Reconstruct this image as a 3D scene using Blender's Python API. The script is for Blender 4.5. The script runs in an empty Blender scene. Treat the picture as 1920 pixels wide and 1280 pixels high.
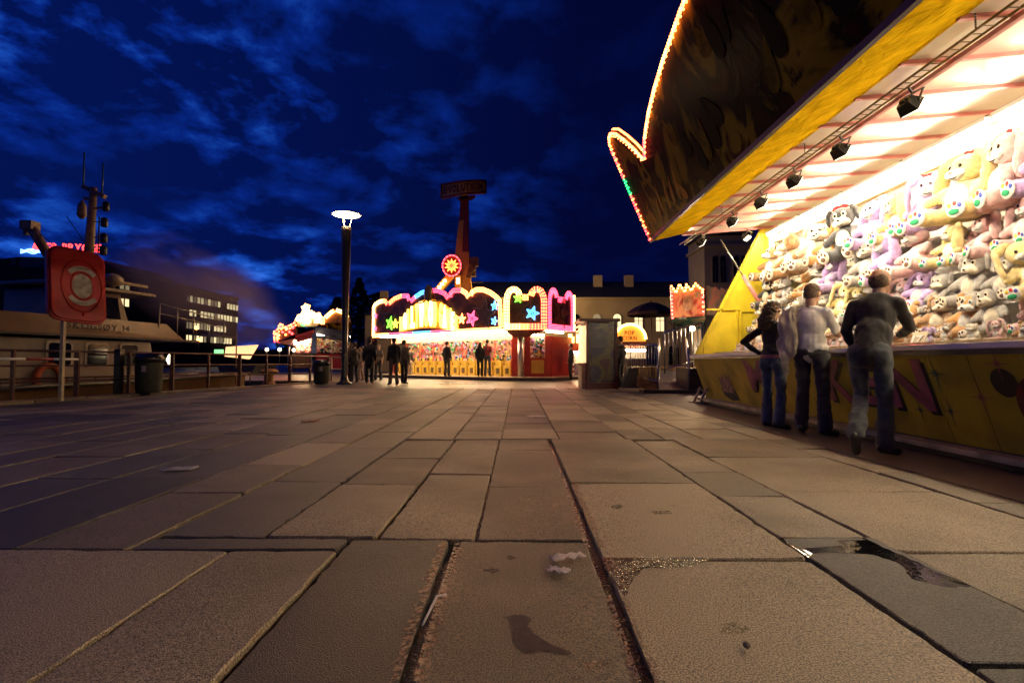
import bpy, bmesh, math, random
from mathutils import Vector, Matrix, noise
S = bpy.context.scene
COL = S.collection
R = math.radians
PI = math.pi
rnd = random.Random(11)

# ------------------------------------------------------------------ camera
F_PX, VX, VY, CAM_H = 960.0, 970.0, 679.0, 0.86
cam_d = bpy.data.cameras.new('camera')
cam_d.sensor_width = 36.0
cam_d.lens = 36.0 * F_PX / 1920.0
cam_d.clip_start = 0.05
cam_d.clip_end = 3000
cam = bpy.data.objects.new('camera', cam_d)
COL.objects.link(cam)
cam.location = (0, 0, CAM_H)
cam.rotation_euler = (R(90) + math.atan((VY - 640) / F_PX), 0, math.atan((VX - 960) / F_PX))
S.camera = cam
S.render.resolution_x, S.render.resolution_y = 1024, 682

# ------------------------------------------------------------------ world: night sky with broken cloud
W = bpy.data.worlds.new('World')
S.world = W
W.use_nodes = True
nt = W.node_tree
N = nt.nodes
for n in list(N):
    N.remove(n)
def wn(t, **kw):
    n = N.new(t)
    for k, v in kw.items():
        setattr(n, k, v)
    return n
out = wn('ShaderNodeOutputWorld')
bg = wn('ShaderNodeBackground')
tc = wn('ShaderNodeTexCoord')
sep = wn('ShaderNodeSeparateXYZ')
nt.links.new(tc.outputs['Generated'], sep.inputs[0])
mx = wn('ShaderNodeMath', operation='MAXIMUM'); mx.inputs[1].default_value = 0.0
nt.links.new(sep.outputs[2], mx.inputs[0])
ad = wn('ShaderNodeMath', operation='ADD'); ad.inputs[1].default_value = 0.26
nt.links.new(mx.outputs[0], ad.inputs[0])
dx = wn('ShaderNodeMath', operation='DIVIDE'); dy = wn('ShaderNodeMath', operation='DIVIDE')
nt.links.new(sep.outputs[0], dx.inputs[0]); nt.links.new(ad.outputs[0], dx.inputs[1])
nt.links.new(sep.outputs[1], dy.inputs[0]); nt.links.new(ad.outputs[0], dy.inputs[1])
cmb = wn('ShaderNodeCombineXYZ')
nt.links.new(dx.outputs[0], cmb.inputs[0]); nt.links.new(dy.outputs[0], cmb.inputs[1])
n1 = wn('ShaderNodeTexNoise'); n1.inputs['Scale'].default_value = 4.0; n1.inputs['Detail'].default_value = 8; n1.inputs['Roughness'].default_value = 0.6; n1.inputs['Distortion'].default_value = 0.15
n2 = wn('ShaderNodeTexNoise'); n2.inputs['Scale'].default_value = 1.0; n2.inputs['Detail'].default_value = 3
nt.links.new(cmb.outputs[0], n1.inputs['Vector']); nt.links.new(cmb.outputs[0], n2.inputs['Vector'])
r1 = wn('ShaderNodeMapRange'); r1.inputs[1].default_value = 0.47; r1.inputs[2].default_value = 0.70
nt.links.new(n1.outputs[0], r1.inputs[0])
r2 = wn('ShaderNodeMapRange'); r2.inputs[1].default_value = 0.32; r2.inputs[2].default_value = 0.56
nt.links.new(n2.outputs[0], r2.inputs[0])
mu = wn('ShaderNodeMath', operation='MULTIPLY')
nt.links.new(r1.outputs[0], mu.inputs[0]); nt.links.new(r2.outputs[0], mu.inputs[1])
# the last daylight lingers to the left (west)
wr = wn('ShaderNodeMapRange'); wr.inputs[1].default_value = 0.12; wr.inputs[2].default_value = -0.6; wr.inputs[3].default_value = 0.04; wr.inputs[4].default_value = 1.0
nt.links.new(sep.outputs[0], wr.inputs[0])
mu2 = wn('ShaderNodeMath', operation='MULTIPLY')
nt.links.new(mu.outputs[0], mu2.inputs[0]); nt.links.new(wr.outputs[0], mu2.inputs[1])
ramp = wn('ShaderNodeValToRGB')
e = ramp.color_ramp.elements
e[0].position = 0.0; e[0].color = (0.0003, 0.001, 0.012, 1)
e[1].position = 0.95; e[1].color = (0.035, 0.16, 0.70, 1)
x = e.new(0.18); x.color = (0.0012, 0.011, 0.12, 1)
x = e.new(0.54); x.color = (0.008, 0.065, 0.38, 1)
nt.links.new(mu2.outputs[0], ramp.inputs[0])
base = wn('ShaderNodeMix', data_type='RGBA')
base.inputs[6].default_value = (0.0002, 0.0007, 0.010, 1)
base.inputs[7].default_value = (0.0005, 0.0045, 0.055, 1)
nt.links.new(wr.outputs[0], base.inputs[0])
addc = wn('ShaderNodeMix', data_type='RGBA', blend_type='ADD')
addc.inputs[0].default_value = 1
nt.links.new(base.outputs[2], addc.inputs[6]); nt.links.new(ramp.outputs[0], addc.inputs[7])
nt.links.new(addc.outputs[2], bg.inputs[0])
bg.inputs[1].default_value = 1.0
nt.links.new(bg.outputs[0], out.inputs[0])

S.view_settings.view_transform = 'Standard'
S.view_settings.look = 'None'
S.view_settings.exposure = 0.25
S.view_settings.gamma = 1.0

# ------------------------------------------------------------------ helpers
def px(x, y, d):
    """photo pixel + distance along the square -> place in the square"""
    return Vector(((x - VX) / F_PX * d, d, CAM_H - (y - VY) / F_PX * d))
def gy(y):
    return CAM_H * F_PX / (y - VY)

MATS = {}
def M(name, col, rough=0.5, metal=0.0, var=0.18, scale=6.0, bump=0.0, bscale=60.0, emit=None, es=0.0, col2=None, coat=0.0, sheen=0.0, detail=4, spec=0.5):
    if name in MATS:
        return MATS[name]
    m = bpy.data.materials.new(name)
    m.use_nodes = True
    t = m.node_tree
    b = t.nodes['Principled BSDF']
    b.inputs['Roughness'].default_value = rough
    b.inputs['Metallic'].default_value = metal
    b.inputs['Coat Weight'].default_value = coat
    b.inputs['Sheen Weight'].default_value = sheen
    b.inputs['Specular IOR Level'].default_value = spec
    tcn = t.nodes.new('ShaderNodeTexCoord')
    if var > 0 or col2:
        nz = t.nodes.new('ShaderNodeTexNoise')
        nz.inputs['Scale'].default_value = scale
        nz.inputs['Detail'].default_value = detail
        t.links.new(tcn.outputs['Object'], nz.inputs['Vector'])
        mr = t.nodes.new('ShaderNodeMapRange')
        mr.inputs[1].default_value = 0.35; mr.inputs[2].default_value = 0.65
        t.links.new(nz.outputs[0], mr.inputs[0])
        mi = t.nodes.new('ShaderNodeMix'); mi.data_type = 'RGBA'
        a = col
        c = col2 if col2 else tuple(max(0, k * (1 - 2 * var)) for k in col)
        mi.inputs[6].default_value = (*a, 1); mi.inputs[7].default_value = (*c, 1)
        t.links.new(mr.outputs[0], mi.inputs[0])
        t.links.new(mi.outputs[2], b.inputs['Base Color'])
    else:
        b.inputs['Base Color'].default_value = (*col, 1)
    if bump > 0:
        n2_ = t.nodes.new('ShaderNodeTexNoise')
        n2_.inputs['Scale'].default_value = bscale
        n2_.inputs['Detail'].default_value = 3
        t.links.new(tcn.outputs['Object'], n2_.inputs['Vector'])
        bp = t.nodes.new('ShaderNodeBump')
        bp.inputs['Strength'].default_value = min(1, bump)
        bp.inputs['Distance'].default_value = 0.02
        t.links.new(n2_.outputs[0], bp.inputs['Height'])
        t.links.new(bp.outputs[0], b.inputs['Normal'])
    if emit:
        b.inputs['Emission Color'].default_value = (*emit, 1)
        b.inputs['Emission Strength'].default_value = es
    MATS[name] = m
    return m

class MB:
    def __init__(s):
        s.v = []; s.f = []; s.mi = []; s.sm = []
    def add(s, vs, fs, mi=0, sm=False):
        o = len(s.v)
        s.v += [tuple(p) for p in vs]
        for f in fs:
            s.f.append([i + o for i in f]); s.mi.append(mi); s.sm.append(sm)
        return s
    def box(s, c, d, rz=0, mi=0, Rm=None):
        c = Vector(c); h = Vector(d) / 2
        Rm = Rm or Matrix.Rotation(rz, 3, 'Z')
        vs = [c + Rm @ Vector((sx * h.x, sy * h.y, sz * h.z)) for sz in (-1, 1) for sx, sy in ((-1, -1), (1, -1), (1, 1), (-1, 1))]
        return s.add(vs, [(3, 2, 1, 0), (4, 5, 6, 7), (0, 1, 5, 4), (1, 2, 6, 5), (2, 3, 7, 6), (3, 0, 4, 7)], mi)
    def bar(s, a, b, w, h=None, mi=0, up=(0, 0, 1)):
        a = Vector(a); b = Vector(b); h = h or w
        y = (b - a); L = y.length; y.normalize()
        x = y.cross(Vector(up))
        if x.length < 1e-4:
            x = Vector((1, 0, 0))
        x.normalize(); z = x.cross(y)
        Rm = Matrix((x, y, z)).transposed()
        return s.box((a + b) / 2, (w, L, h), Rm=Rm, mi=mi)
    def tube(s, pts, r, n=8, mi=0, cap=True):
        pts = [Vector(p) for p in pts]
        rs = r if isinstance(r, (list, tuple)) else [r] * len(pts)
        vs = []; fs = []
        prev = None
        for i, p in enumerate(pts):
            t = (pts[min(i + 1, len(pts) - 1)] - pts[max(i - 1, 0)]).normalized()
            if prev is None:
                a = t.cross(Vector((0, 0, 1)))
                if a.length < 1e-3:
                    a = Vector((1, 0, 0))
            else:
                a = prev - t * prev.dot(t)
            a.normalize(); prev = a
            b = t.cross(a)
            for k in range(n):
                q = 2 * PI * k / n
                vs.append(p + (a * math.cos(q) + b * math.sin(q)) * rs[i])
        for i in range(len(pts) - 1):
            for k in range(n):
                k2 = (k + 1) % n
                fs.append((i * n + k, i * n + k2, (i + 1) * n + k2, (i + 1) * n + k))
        if cap:
            fs.append(tuple(range(n))[::-1]); fs.append(tuple((len(pts) - 1) * n + k for k in range(n)))
        return s.add(vs, fs, mi, True)
    def sph(s, c, r, seg=10, ring=6, mi=0, Rm=None):
        c = Vector(c)
        if not isinstance(r, (tuple, list)):
            r = (r, r, r)
        vs = []; fs = []
        for j in range(ring + 1):
            th = PI * j / ring
            for k in range(seg):
                q = 2 * PI * k / seg
                p = Vector((r[0] * math.sin(th) * math.cos(q), r[1] * math.sin(th) * math.sin(q), r[2] * math.cos(th)))
                vs.append(c + (Rm @ p if Rm else p))
        for j in range(ring):
            for k in range(seg):
                k2 = (k + 1) % seg
                fs.append((j * seg + k, (j + 1) * seg + k, (j + 1) * seg + k2, j * seg + k2))
        return s.add(vs, fs, mi, True)
    def lathe(s, c, prof, n=16, mi=0, sm=True):
        c = Vector(c); vs = []; fs = []
        for r, z in prof:
            for k in range(n):
                q = 2 * PI * k / n
                vs.append(c + Vector((r * math.cos(q), r * math.sin(q), z)))
        for i in range(len(prof) - 1):
            for k in range(n):
                k2 = (k + 1) % n
                fs.append((i * n + k, i * n + k2, (i + 1) * n + k2, (i + 1) * n + k))
        fs.append(tuple(range(n))[::-1]); fs.append(tuple((len(prof) - 1) * n + k for k in range(n)))
        return s.add(vs, fs, mi, sm)
    def prism(s, poly, off, mi=0):
        poly = [Vector(p) for p in poly]; off = Vector(off); n = len(poly)
        vs = poly + [p + off for p in poly]
        fs = [tuple(range(n))[::-1], tuple(range(n, 2 * n))] + [(i, (i + 1) % n, (i + 1) % n + n, i + n) for i in range(n)]
        return s.add(vs, fs, mi)
    def mesh(s, name, mats, fix=True):
        me = bpy.data.meshes.new(name)
        me.from_pydata(s.v, [], s.f)
        if not isinstance(mats, (list, tuple)):
            mats = [mats]
        for m in mats:
            me.materials.append(m)
        me.polygons.foreach_set('material_index', s.mi)
        me.polygons.foreach_set('use_smooth', s.sm)
        if fix:
            b = bmesh.new(); b.from_mesh(me)
            bmesh.ops.recalc_face_normals(b, faces=b.faces)
            b.to_mesh(me); b.free()
        me.update()
        return me
    def build(s, name, mats, parent=None, bevel=0.0):
        o = bpy.data.objects.new(name, s.mesh(name, mats))
        COL.objects.link(o)
        if bevel:
            md = o.modifiers.new('bevel', 'BEVEL'); md.width = bevel; md.segments = 2; md.limit_method = 'ANGLE'
        attach(o, parent)
        return o
LOCAL = set()
def origin(o):
    p = Vector((0, 0, 0))
    while o is not None:
        p += o.location; o = o.parent
    return p
def attach(o, parent):
    """all meshes are written in square coordinates unless their thing is turned by its own matrix"""
    if parent is not None:
        o.parent = parent
        top = parent
        while top.parent is not None:
            top = top.parent
        if top.name not in LOCAL:
            o.location = o.location - origin(parent)
    return o
def root(name, loc, label, cat, group=None, local=False, rz=0):
    o = bpy.data.objects.new(name, None)
    COL.objects.link(o)
    o.empty_display_size = 0.2
    o.location = loc
    if local:
        LOCAL.add(o.name)
        o.rotation_euler = (0, 0, rz)
    tag(o, label, cat, group)
    return o
def tag(o, label=None, cat=None, group=None, kind=None):
    if label: o['label'] = label
    if cat: o['category'] = cat
    if group: o['group'] = group
    if kind: o['kind'] = kind
    return o
def link(name, me, parent=None, loc=None):
    o = bpy.data.objects.new(name, me)
    COL.objects.link(o)
    if loc is not None: o.location = loc
    if parent is not None: attach(o, parent)
    return o
def evaluated(o):
    dg = bpy.context.evaluated_depsgraph_get()
    me = bpy.data.meshes.new_from_object(o.evaluated_get(dg))
    return me
def blob(name, prims, mat, voxel=0.02, smooth=6, folds=0.0, ffreq=6.0, seed=0, stretch=(1, 1, 1)):
    """one continuous skin over capsules ('c', p0, p1, r0, r1) and ellipsoids ('e', c, (rx,ry,rz)[, rotation])"""
    b = MB()
    for p in prims:
        if p[0] == 'c':
            _, p0, p1, r0, r1 = p
            p0 = Vector(p0); p1 = Vector(p1)
            ax = p1 - p0; L = max(ax.length, 1e-4); ax.normalize()
            pts = []; rr = []
            for k in range(5):
                a = PI / 2 * (1 - k / 4.0)
                pts.append(p0 - ax * r0 * math.sin(a)); rr.append(max(r0 * math.cos(a), r0 * .05))
            for k in range(5):
                a = PI / 2 * k / 4.0
                pts.append(p1 + ax * r1 * math.sin(a)); rr.append(max(r1 * math.cos(a), r1 * .05))
            b.tube(pts, rr, 14)
        else:
            b.sph(p[1], p[2], 18, 12, Rm=p[3] if len(p) > 3 else None)
    me = b.mesh('tmp', [], True)
    o = bpy.data.objects.new('tmp', me); COL.objects.link(o)
    md = o.modifiers.new('r', 'REMESH'); md.mode = 'VOXEL'; md.voxel_size = voxel; md.use_smooth_shade = True
    if smooth:
        sm = o.modifiers.new('s', 'SMOOTH'); sm.iterations = smooth; sm.factor = 0.5
    m2 = evaluated(o)
    bpy.data.objects.remove(o); bpy.data.meshes.remove(me)
    m2.name = name
    if folds:
        nrm = [v.normal.copy() for v in m2.vertices]
        for v, nn in zip(m2.vertices, nrm):
            q = Vector((v.co.x * stretch[0], v.co.y * stretch[1], v.co.z * stretch[2])) * ffreq + Vector((seed * 3.1, seed * 1.7, 0))
            v.co += nn * folds * (noise.noise(q) + 0.5 * noise.noise(q * 2.3))
    m2.materials.clear()
    m2.materials.append(mat)
    for p in m2.polygons:
        p.use_smooth = True; p.material_index = 0
    m2.update()
    return m2
GLY = {}
def glyph(ch, bold=0.0):
    """outline letter as a flat mesh (x,y) normalised to its own 0..1 box, with thickness in z"""
    k = (ch, bold)
    if k not in GLY:
        cu = bpy.data.curves.new('t', 'FONT'); cu.body = ch; cu.extrude = 0.5; cu.offset = bold; cu.resolution_u = 3
        o = bpy.data.objects.new('t', cu); COL.objects.link(o)
        me = evaluated(o)
        bpy.data.objects.remove(o)
        vs = [v.co.copy() for v in me.vertices]
        fs = [tuple(p.vertices) for p in me.polygons]
        x0 = min(v.x for v in vs); x1 = max(v.x for v in vs); y0 = min(v.y for v in vs); y1 = max(v.y for v in vs)
        GLY[k] = ([Vector(((v.x - x0) / (x1 - x0), (v.y - y0) / (y1 - y0), v.z)) for v in vs], fs, (x1 - x0) / max(y1 - y0, 1e-4))
        bpy.data.meshes.remove(me)
    return GLY[k]
def letter(mb, ch, o, ux, uy, un, w, h, t, mi=0, bold=0.0):
    vs, fs, _ = glyph(ch, bold)
    o = Vector(o); ux = Vector(ux); uy = Vector(uy); un = Vector(un)
    mb.add([o + ux * (v.x * w) + uy * (v.y * h) + un * (v.z * t) for v in vs], fs, mi)
def word(mb, text, o, ux, uy, un, h, t, mi=0, gap=0.18, bold=0.0, width=None):
    """lays a word out from o along ux; returns its length"""
    tot = 0; items = []
    for ch in text:
        if ch == ' ':
            items.append((None, 0.45 * h)); continue
        a = glyph(ch, bold)[2]
        items.append((ch, a * h))
    tot = sum(w for _, w in items) + gap * h * (len(items) - 1)
    k = (width / tot) if width else 1.0
    x = 0
    for ch, w in items:
        if ch:
            letter(mb, ch, Vector(o) + Vector(ux) * x, ux, uy, un, w * k, h, t, mi, bold)
        x += (w + gap * h) * k
    return x
def ordn(i):
    W_ = ['first', 'second', 'third', 'fourth', 'fifth', 'sixth', 'seventh', 'eighth', 'ninth', 'tenth', 'eleventh', 'twelfth', 'thirteenth', 'fourteenth', 'fifteenth', 'sixteenth', 'seventeenth', 'eighteenth', 'nineteenth', 'twentieth', 'twenty-first', 'twenty-second', 'twenty-third', 'twenty-fourth', 'twenty-fifth', 'twenty-sixth', 'twenty-seventh', 'twenty-eighth']
    return W_[i] if i < len(W_) else str(i + 1) + 'th'
# ------------------------------------------------------------------ ground
QA = Vector((-10.9, 11.3, 0)); QD = Vector((0.218, 0.976, 0)); QN = Vector((-0.976, 0.218, 0))
def quay_x(y):
    return QA.x + (y - QA.y) * QD.x / QD.y

def stone_mat(name, ca, cb, speck, rough, bumpd):
    m = bpy.data.materials.new(name); m.use_nodes = True
    t = m.node_tree; b = t.nodes['Principled BSDF']
    geo = t.nodes.new('ShaderNodeNewGeometry')
    oi = t.nodes.new('ShaderNodeObjectInfo')
    big = t.nodes.new('ShaderNodeTexNoise'); big.inputs['Scale'].default_value = 1.1; big.inputs['Detail'].default_value = 5
    fine = t.nodes.new('ShaderNodeTexNoise'); fine.inputs['Scale'].default_value = 190; fine.inputs['Detail'].default_value = 4
    mid = t.nodes.new('ShaderNodeTexVoronoi'); mid.inputs['Scale'].default_value = 240
    for n_ in (big, fine, mid):
        t.links.new(geo.outputs['Position'], n_.inputs['Vector'])
    mixa = t.nodes.new('ShaderNodeMix'); mixa.data_type = 'RGBA'
    mixa.inputs[6].default_value = (*ca, 1); mixa.inputs[7].default_value = (*cb, 1)
    ra = t.nodes.new('ShaderNodeMapRange'); ra.inputs[1].default_value = 0.3; ra.inputs[2].default_value = 0.7
    t.links.new(big.outputs[0], ra.inputs[0])
    addr = t.nodes.new('ShaderNodeMath'); addr.operation = 'MULTIPLY_ADD'; addr.inputs[1].default_value = 1.6
    sub = t.nodes.new('ShaderNodeMath'); sub.operation = 'SUBTRACT'; sub.inputs[1].default_value = 0.5
    t.links.new(oi.outputs['Random'], sub.inputs[0]); t.links.new(sub.outputs[0], addr.inputs[0]); t.links.new(ra.outputs[0], addr.inputs[2])
    t.links.new(addr.outputs[0], mixa.inputs[0])
    rs = t.nodes.new('ShaderNodeMapRange'); rs.inputs[1].default_value = 0.36; rs.inputs[2].default_value = 0.64; rs.inputs[3].default_value = 1 - speck; rs.inputs[4].default_value = 1 + speck
    t.links.new(fine.outputs[0], rs.inputs[0])
    mul = t.nodes.new('ShaderNodeMix'); mul.data_type = 'RGBA'; mul.blend_type = 'MULTIPLY'; mul.inputs[0].default_value = 1
    t.links.new(mixa.outputs[2], mul.inputs[6]); t.links.new(rs.outputs[0], mul.inputs[7])
    # old dirt and chewing-gum spots
    dn = t.nodes.new('ShaderNodeTexNoise'); dn.inputs['Scale'].default_value = 6; dn.inputs['Detail'].default_value = 6; dn.inputs['Roughness'].default_value = 0.7
    t.links.new(geo.outputs['Position'], dn.inputs['Vector'])
    dr = t.nodes.new('ShaderNodeMapRange'); dr.inputs[1].default_value = 0.60; dr.inputs[2].default_value = 0.72; dr.inputs[4].default_value = 0.45
    t.links.new(dn.outputs[0], dr.inputs[0])
    dm = t.nodes.new('ShaderNodeMix'); dm.data_type = 'RGBA'; dm.inputs[7].default_value = (0.05, 0.035, 0.02, 1)
    t.links.new(dr.outputs[0], dm.inputs[0]); t.links.new(mul.outputs[2], dm.inputs[6])
    t.links.new(dm.outputs[2], b.inputs['Base Color'])
    rr = t.nodes.new('ShaderNodeMapRange'); rr.inputs[3].default_value = rough - 0.14; rr.inputs[4].default_value = rough + 0.1
    t.links.new(big.outputs[0], rr.inputs[0]); t.links.new(rr.outputs[0], b.inputs['Roughness'])
    hm = t.nodes.new('ShaderNodeMath'); hm.operation = 'ADD'
    t.links.new(fine.outputs[0], hm.inputs[0]); t.links.new(mid.outputs['Distance'], hm.inputs[1])
    bp = t.nodes.new('ShaderNodeBump'); bp.inputs['Strength'].default_value = 0.6; bp.inputs['Distance'].default_value = bumpd
    t.links.new(hm.outputs[0], bp.inputs['Height']); t.links.new(bp.outputs[0], b.inputs['Normal'])
    return m
M_SL = stone_mat('pale_granite', (0.275, 0.21, 0.13), (0.125, 0.092, 0.056), 0.8, 0.58, 0.003)
M_SD = stone_mat('dark_granite', (0.072, 0.060, 0.046), (0.036, 0.030, 0.024), 0.95, 0.5, 0.006)
M_ASPH = stone_mat('asphalt', (0.11, 0.095, 0.08), (0.075, 0.066, 0.056), 0.35, 0.42, 0.002)
M_STRIP = stone_mat('brown_paving', (0.16, 0.115, 0.08), (0.12, 0.085, 0.06), 0.35, 0.6, 0.003)
M_JOINT = M('wet_joint_soil', (0.02, 0.016, 0.010), 0.15, var=0.3, scale=9, col2=(0.022, 0.034, 0.008), bump=0.5, bscale=70)

g = MB()
top = [(quay_x(-40), -40, -.03), (300, -40, -.03), (300, 600, -.03), (-300, 600, -.03), (-300, 24, -.03), (quay_x(24), 24, -.03)]
g.prism([(p[0], p[1], -2.4) for p in top], (0, 0, 2.37))
plaza = g.build('plaza_ground', M_JOINT); tag(plaza, kind='structure')

def slab_mesh(x0, x1, y0, y1, near, mat):
    gap = rnd.uniform(0.006, 0.012) if near else 0.008
    x0 += gap; x1 -= gap; y0 += gap * .7; y1 -= gap * .7
    z = rnd.uniform(-0.006, 0.003)
    tx, ty = rnd.uniform(-.003, .003), rnd.uniform(-.003, .003)
    TOPS.append((x0, x1, y0, y1, z, tx, ty))
    cr = 0.012
    loop = []
    def seg(a, b):
        L = math.hypot(b[0] - a[0], b[1] - a[1])
        n = max(1, int(L / (0.05 if near else 3)))
        for i in range(n):
            t_ = i / n
            j = rnd.uniform(-.004, .004) if near else 0
            if rnd.random() < .07 and near: j = -rnd.uniform(.004, .014)
            nx_, ny_ = (b[1] - a[1]) / L, -(b[0] - a[0]) / L
            loop.append((a[0] + (b[0] - a[0]) * t_ + nx_ * j, a[1] + (b[1] - a[1]) * t_ + ny_ * j))
    c = [(x0 + cr, y0), (x1 - cr, y0), (x1, y0 + cr), (x1, y1 - cr), (x1 - cr, y1), (x0 + cr, y1), (x0, y1 - cr), (x0, y0 + cr)]
    for i in range(8):
        seg(c[i], c[(i + 1) % 8])
    n = len(loop); cx, cy = (x0 + x1) / 2, (y0 + y1) / 2
    hx, hy = (x1 - x0) / 2, (y1 - y0) / 2
    ins = 0.005
    vs = []
    for lx, ly in loop: vs.append((lx, ly, -.06))
    for lx, ly in loop: vs.append((lx, ly, z - .006))
    for lx, ly in loop:
        kx = 1 - ins / hx; ky = 1 - ins / hy
        px_, py_ = cx + (lx - cx) * kx, cy + (ly - cy) * ky
        vs.append((px_, py_, z + tx * (px_ - cx) / hx + ty * (py_ - cy) / hy))
    b = MB()
    fs = [(i, (i + 1) % n, (i + 1) % n + n, i + n) for i in range(n)] + [(i + n, (i + 1) % n + n, (i + 1) % n + 2 * n, i + 2 * n) for i in range(n)]
    b.add(vs, fs + [tuple(range(2 * n, 3 * n))])
    return b
TOPS = []
def top_z(x, y):
    for (x0, x1, y0, y1, z, tx, ty) in TOPS:
        if x0 <= x <= x1 and y0 <= y <= y1:
            return z + tx * (x - (x0 + x1) / 2) / ((x1 - x0) / 2) + ty * (y - (y0 + y1) / 2) / ((y1 - y0) / 2)
    return 0
rects = []
L_, D_ = 0, 1
def col_(x0, x1, ys, tones):
    for i in range(len(ys) - 1):
        rects.append((x0, x1, ys[i], ys[i + 1], tones[i % len(tones)]))
rects += [(-3.4, -1.31, .9, 2.37, L_), (-1.31, -.815, .9, 2.36, L_), (-1.8, -.815, 2.375, 2.54, D_), (-.815, -.32, .9, 2.53, D_),
          (-.29, .34, 1.40, 2.52, L_), (-.29, .34, .3, 1.385, L_), (.37, 1.28, .7, 2.28, L_), (1.28, 1.75, 1.515, 2.56, D_), (1.28, 1.75, .4, 1.50, D_),
          (1.75, 2.8, 1.0, 2.38, L_), (2.8, 3.12, 1.0, 3.2, L_), (-4.6, -3.4, .9, 2.3, L_)]
col_(-1.25, -.69, [2.55, 3.65, 4.64, 5.72], [L_])
col_(-.69, -.2, [2.53, 3.99, 4.97, 5.73], [L_, L_, L_])
col_(-.2, .345, [2.53, 3.6, 5.1, 5.8], [L_])
col_(.37, 1.28, [2.29, 3.70, 4.88, 5.8], [L_])
col_(1.28, 1.73, [2.57, 3.34, 4.07, 5.7], [L_])
col_(1.73, 2.8, [2.39, 3.48, 4.74, 5.8], [L_])
col_(2.8, 3.12, [3.2, 4.07, 5.2, 5.8], [L_])
def run(x0, x1, y, yend, dark, lo, hi):
    while y < yend:
        l = rnd.uniform(lo, hi)
        y2 = min(y + l, yend)
        if yend - y2 < .35: y2 = yend
        if x0 > quay_x((y + y2) / 2) + .45:
            rects.append((x0, x1, y, y2, D_ if rnd.random() < dark else L_))
        y = y2
END = 17.0
run(-1.78, -1.25, 2.55, END, .8, .9, 1.5)
run(-2.32, -1.8, 2.38, END, .1, .9, 1.6)
run(-3.0, -2.32, 2.38, END, .85, .8, 1.5)
xx = -3.0
k = 0
while xx > -11:
    w = rnd.uniform(.55, .78)
    run(xx - w, xx, 2.32 if xx > -4.5 else 1.2, END, .12 if k % 3 else .35, .9, 1.8)
    xx -= w; k += 1
for a, b_, dk in ((-1.25, -.72, .15), (-.72, -.18, .1), (-.18, .475, .05), (.475, 1.23, .03), (1.23, 1.66, .03), (1.66, 2.1, .03), (2.1, 2.72, .03), (2.72, 3.12, .0)):
    run(a, b_, 5.8, END, dk, .55, 1.25)
rects.sort(key=lambda q: (q[2] ** 2 + (q[0] * .6) ** 2))
NS = 300
farmb = MB()
for i, (a, b_, c, d, tn) in enumerate(rects):
    if i < NS:
        near = c < 6.5 and a > -5.5
        sm_ = slab_mesh(a, b_, c, d, near, None)
        link('slab', sm_.mesh('slab', [M_SD if tn else M_SL]), plaza)
    else:
        sm_ = slab_mesh(a, b_, c, d, False, None)
        farmb.add(sm_.v, sm_.f, tn)
o = farmb.build('distant_slabs', [M_SL, M_SD], plaza); tag(o, kind='stuff')
# asphalt beyond the slabs, brown strip under the booth, grate
g = MB(); g.add([(quay_x(17.05) + .3, 17.05, -.004), (60, 17.05, -.004), (60, 130, -.004), (-70, 130, -.004), (-70, 24.3, -.004), (quay_x(24) + .3, 24.3, -.004)], [(0, 1, 2, 3, 4, 5)])
tag(g.build('asphalt', M_ASPH), kind='structure')
g = MB(); g.box((7.6, 6.0, -.016), (8.93, 22.0, .024))
tag(g.build('side_pavement', M_STRIP), kind='structure')
# kerb stones at quay edge
for i in range(22):
    t0 = -10 + i * 1.1
    a = QA + QD * t0 - QN * .2
    if a.y > 23.6 or a.y < -2: continue
    b = MB(); b.bar(a + Vector((0, 0, -.02)), a + QD * 1.085 + Vector((0, 0, -.02)), .4, .12)
    b.build('kerb_stone', M_SL, plaza, bevel=.01)

# water and far shore
M_WATER = M('harbour_water', (0.004, 0.007, 0.012), 0.06, var=0, bump=0.25, bscale=2.2)
g = MB(); g.add([(-400, -60, -1.5), (20, -60, -1.5), (20, 400, -1.5), (-400, 400, -1.5)], [(0, 1, 2, 3)])
tag(g.build('water', M_WATER), kind='structure')

# puddle, stains, painted joint reflections, litter
def splat(name, pts, z, mat, label, cat, jit=.01, n=5):
    vs = []
    P = [Vector((p[0], p[1], z)) for p in pts]
    for i, p in enumerate(P):
        q = P[(i + 1) % len(P)]
        for k_ in range(n):
            v = p.lerp(q, k_ / n)
            v = v + Vector((rnd.uniform(-jit, jit), rnd.uniform(-jit, jit), 0)); v.z = top_z(v.x, v.y) + .0012; vs.append(v)
    b = MB(); b.add(vs, [tuple(range(len(vs)))])
    o = b.build(name, mat)
    tag(o, label, cat)
    return o
def gp(x, y):
    d = gy(y); return ((x - VX) / F_PX * d, d)
M_PUD = M('puddle_water', (0.006, 0.006, 0.006), 0.03, var=0, bump=0.08, bscale=25)
M_WET = M('wet_stone', (0.035, 0.028, 0.02), 0.16, var=0.3, scale=30, bump=0.35, bscale=120)
def ragged(m, lo, hi, sc):
    # worn, broken edges: the film is thin or missing in places
    t = m.node_tree; b = t.nodes['Principled BSDF']
    g_ = t.nodes.new('ShaderNodeNewGeometry'); n_ = t.nodes.new('ShaderNodeTexNoise'); n_.inputs['Scale'].default_value = sc; n_.inputs['Detail'].default_value = 6; n_.inputs['Roughness'].default_value = .7
    t.links.new(g_.outputs['Position'], n_.inputs['Vector'])
    r_ = t.nodes.new('ShaderNodeMapRange'); r_.inputs[1].default_value = lo; r_.inputs[2].default_value = hi
    t.links.new(n_.outputs[0], r_.inputs[0]); t.links.new(r_.outputs[0], b.inputs['Alpha'])
    return m
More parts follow.
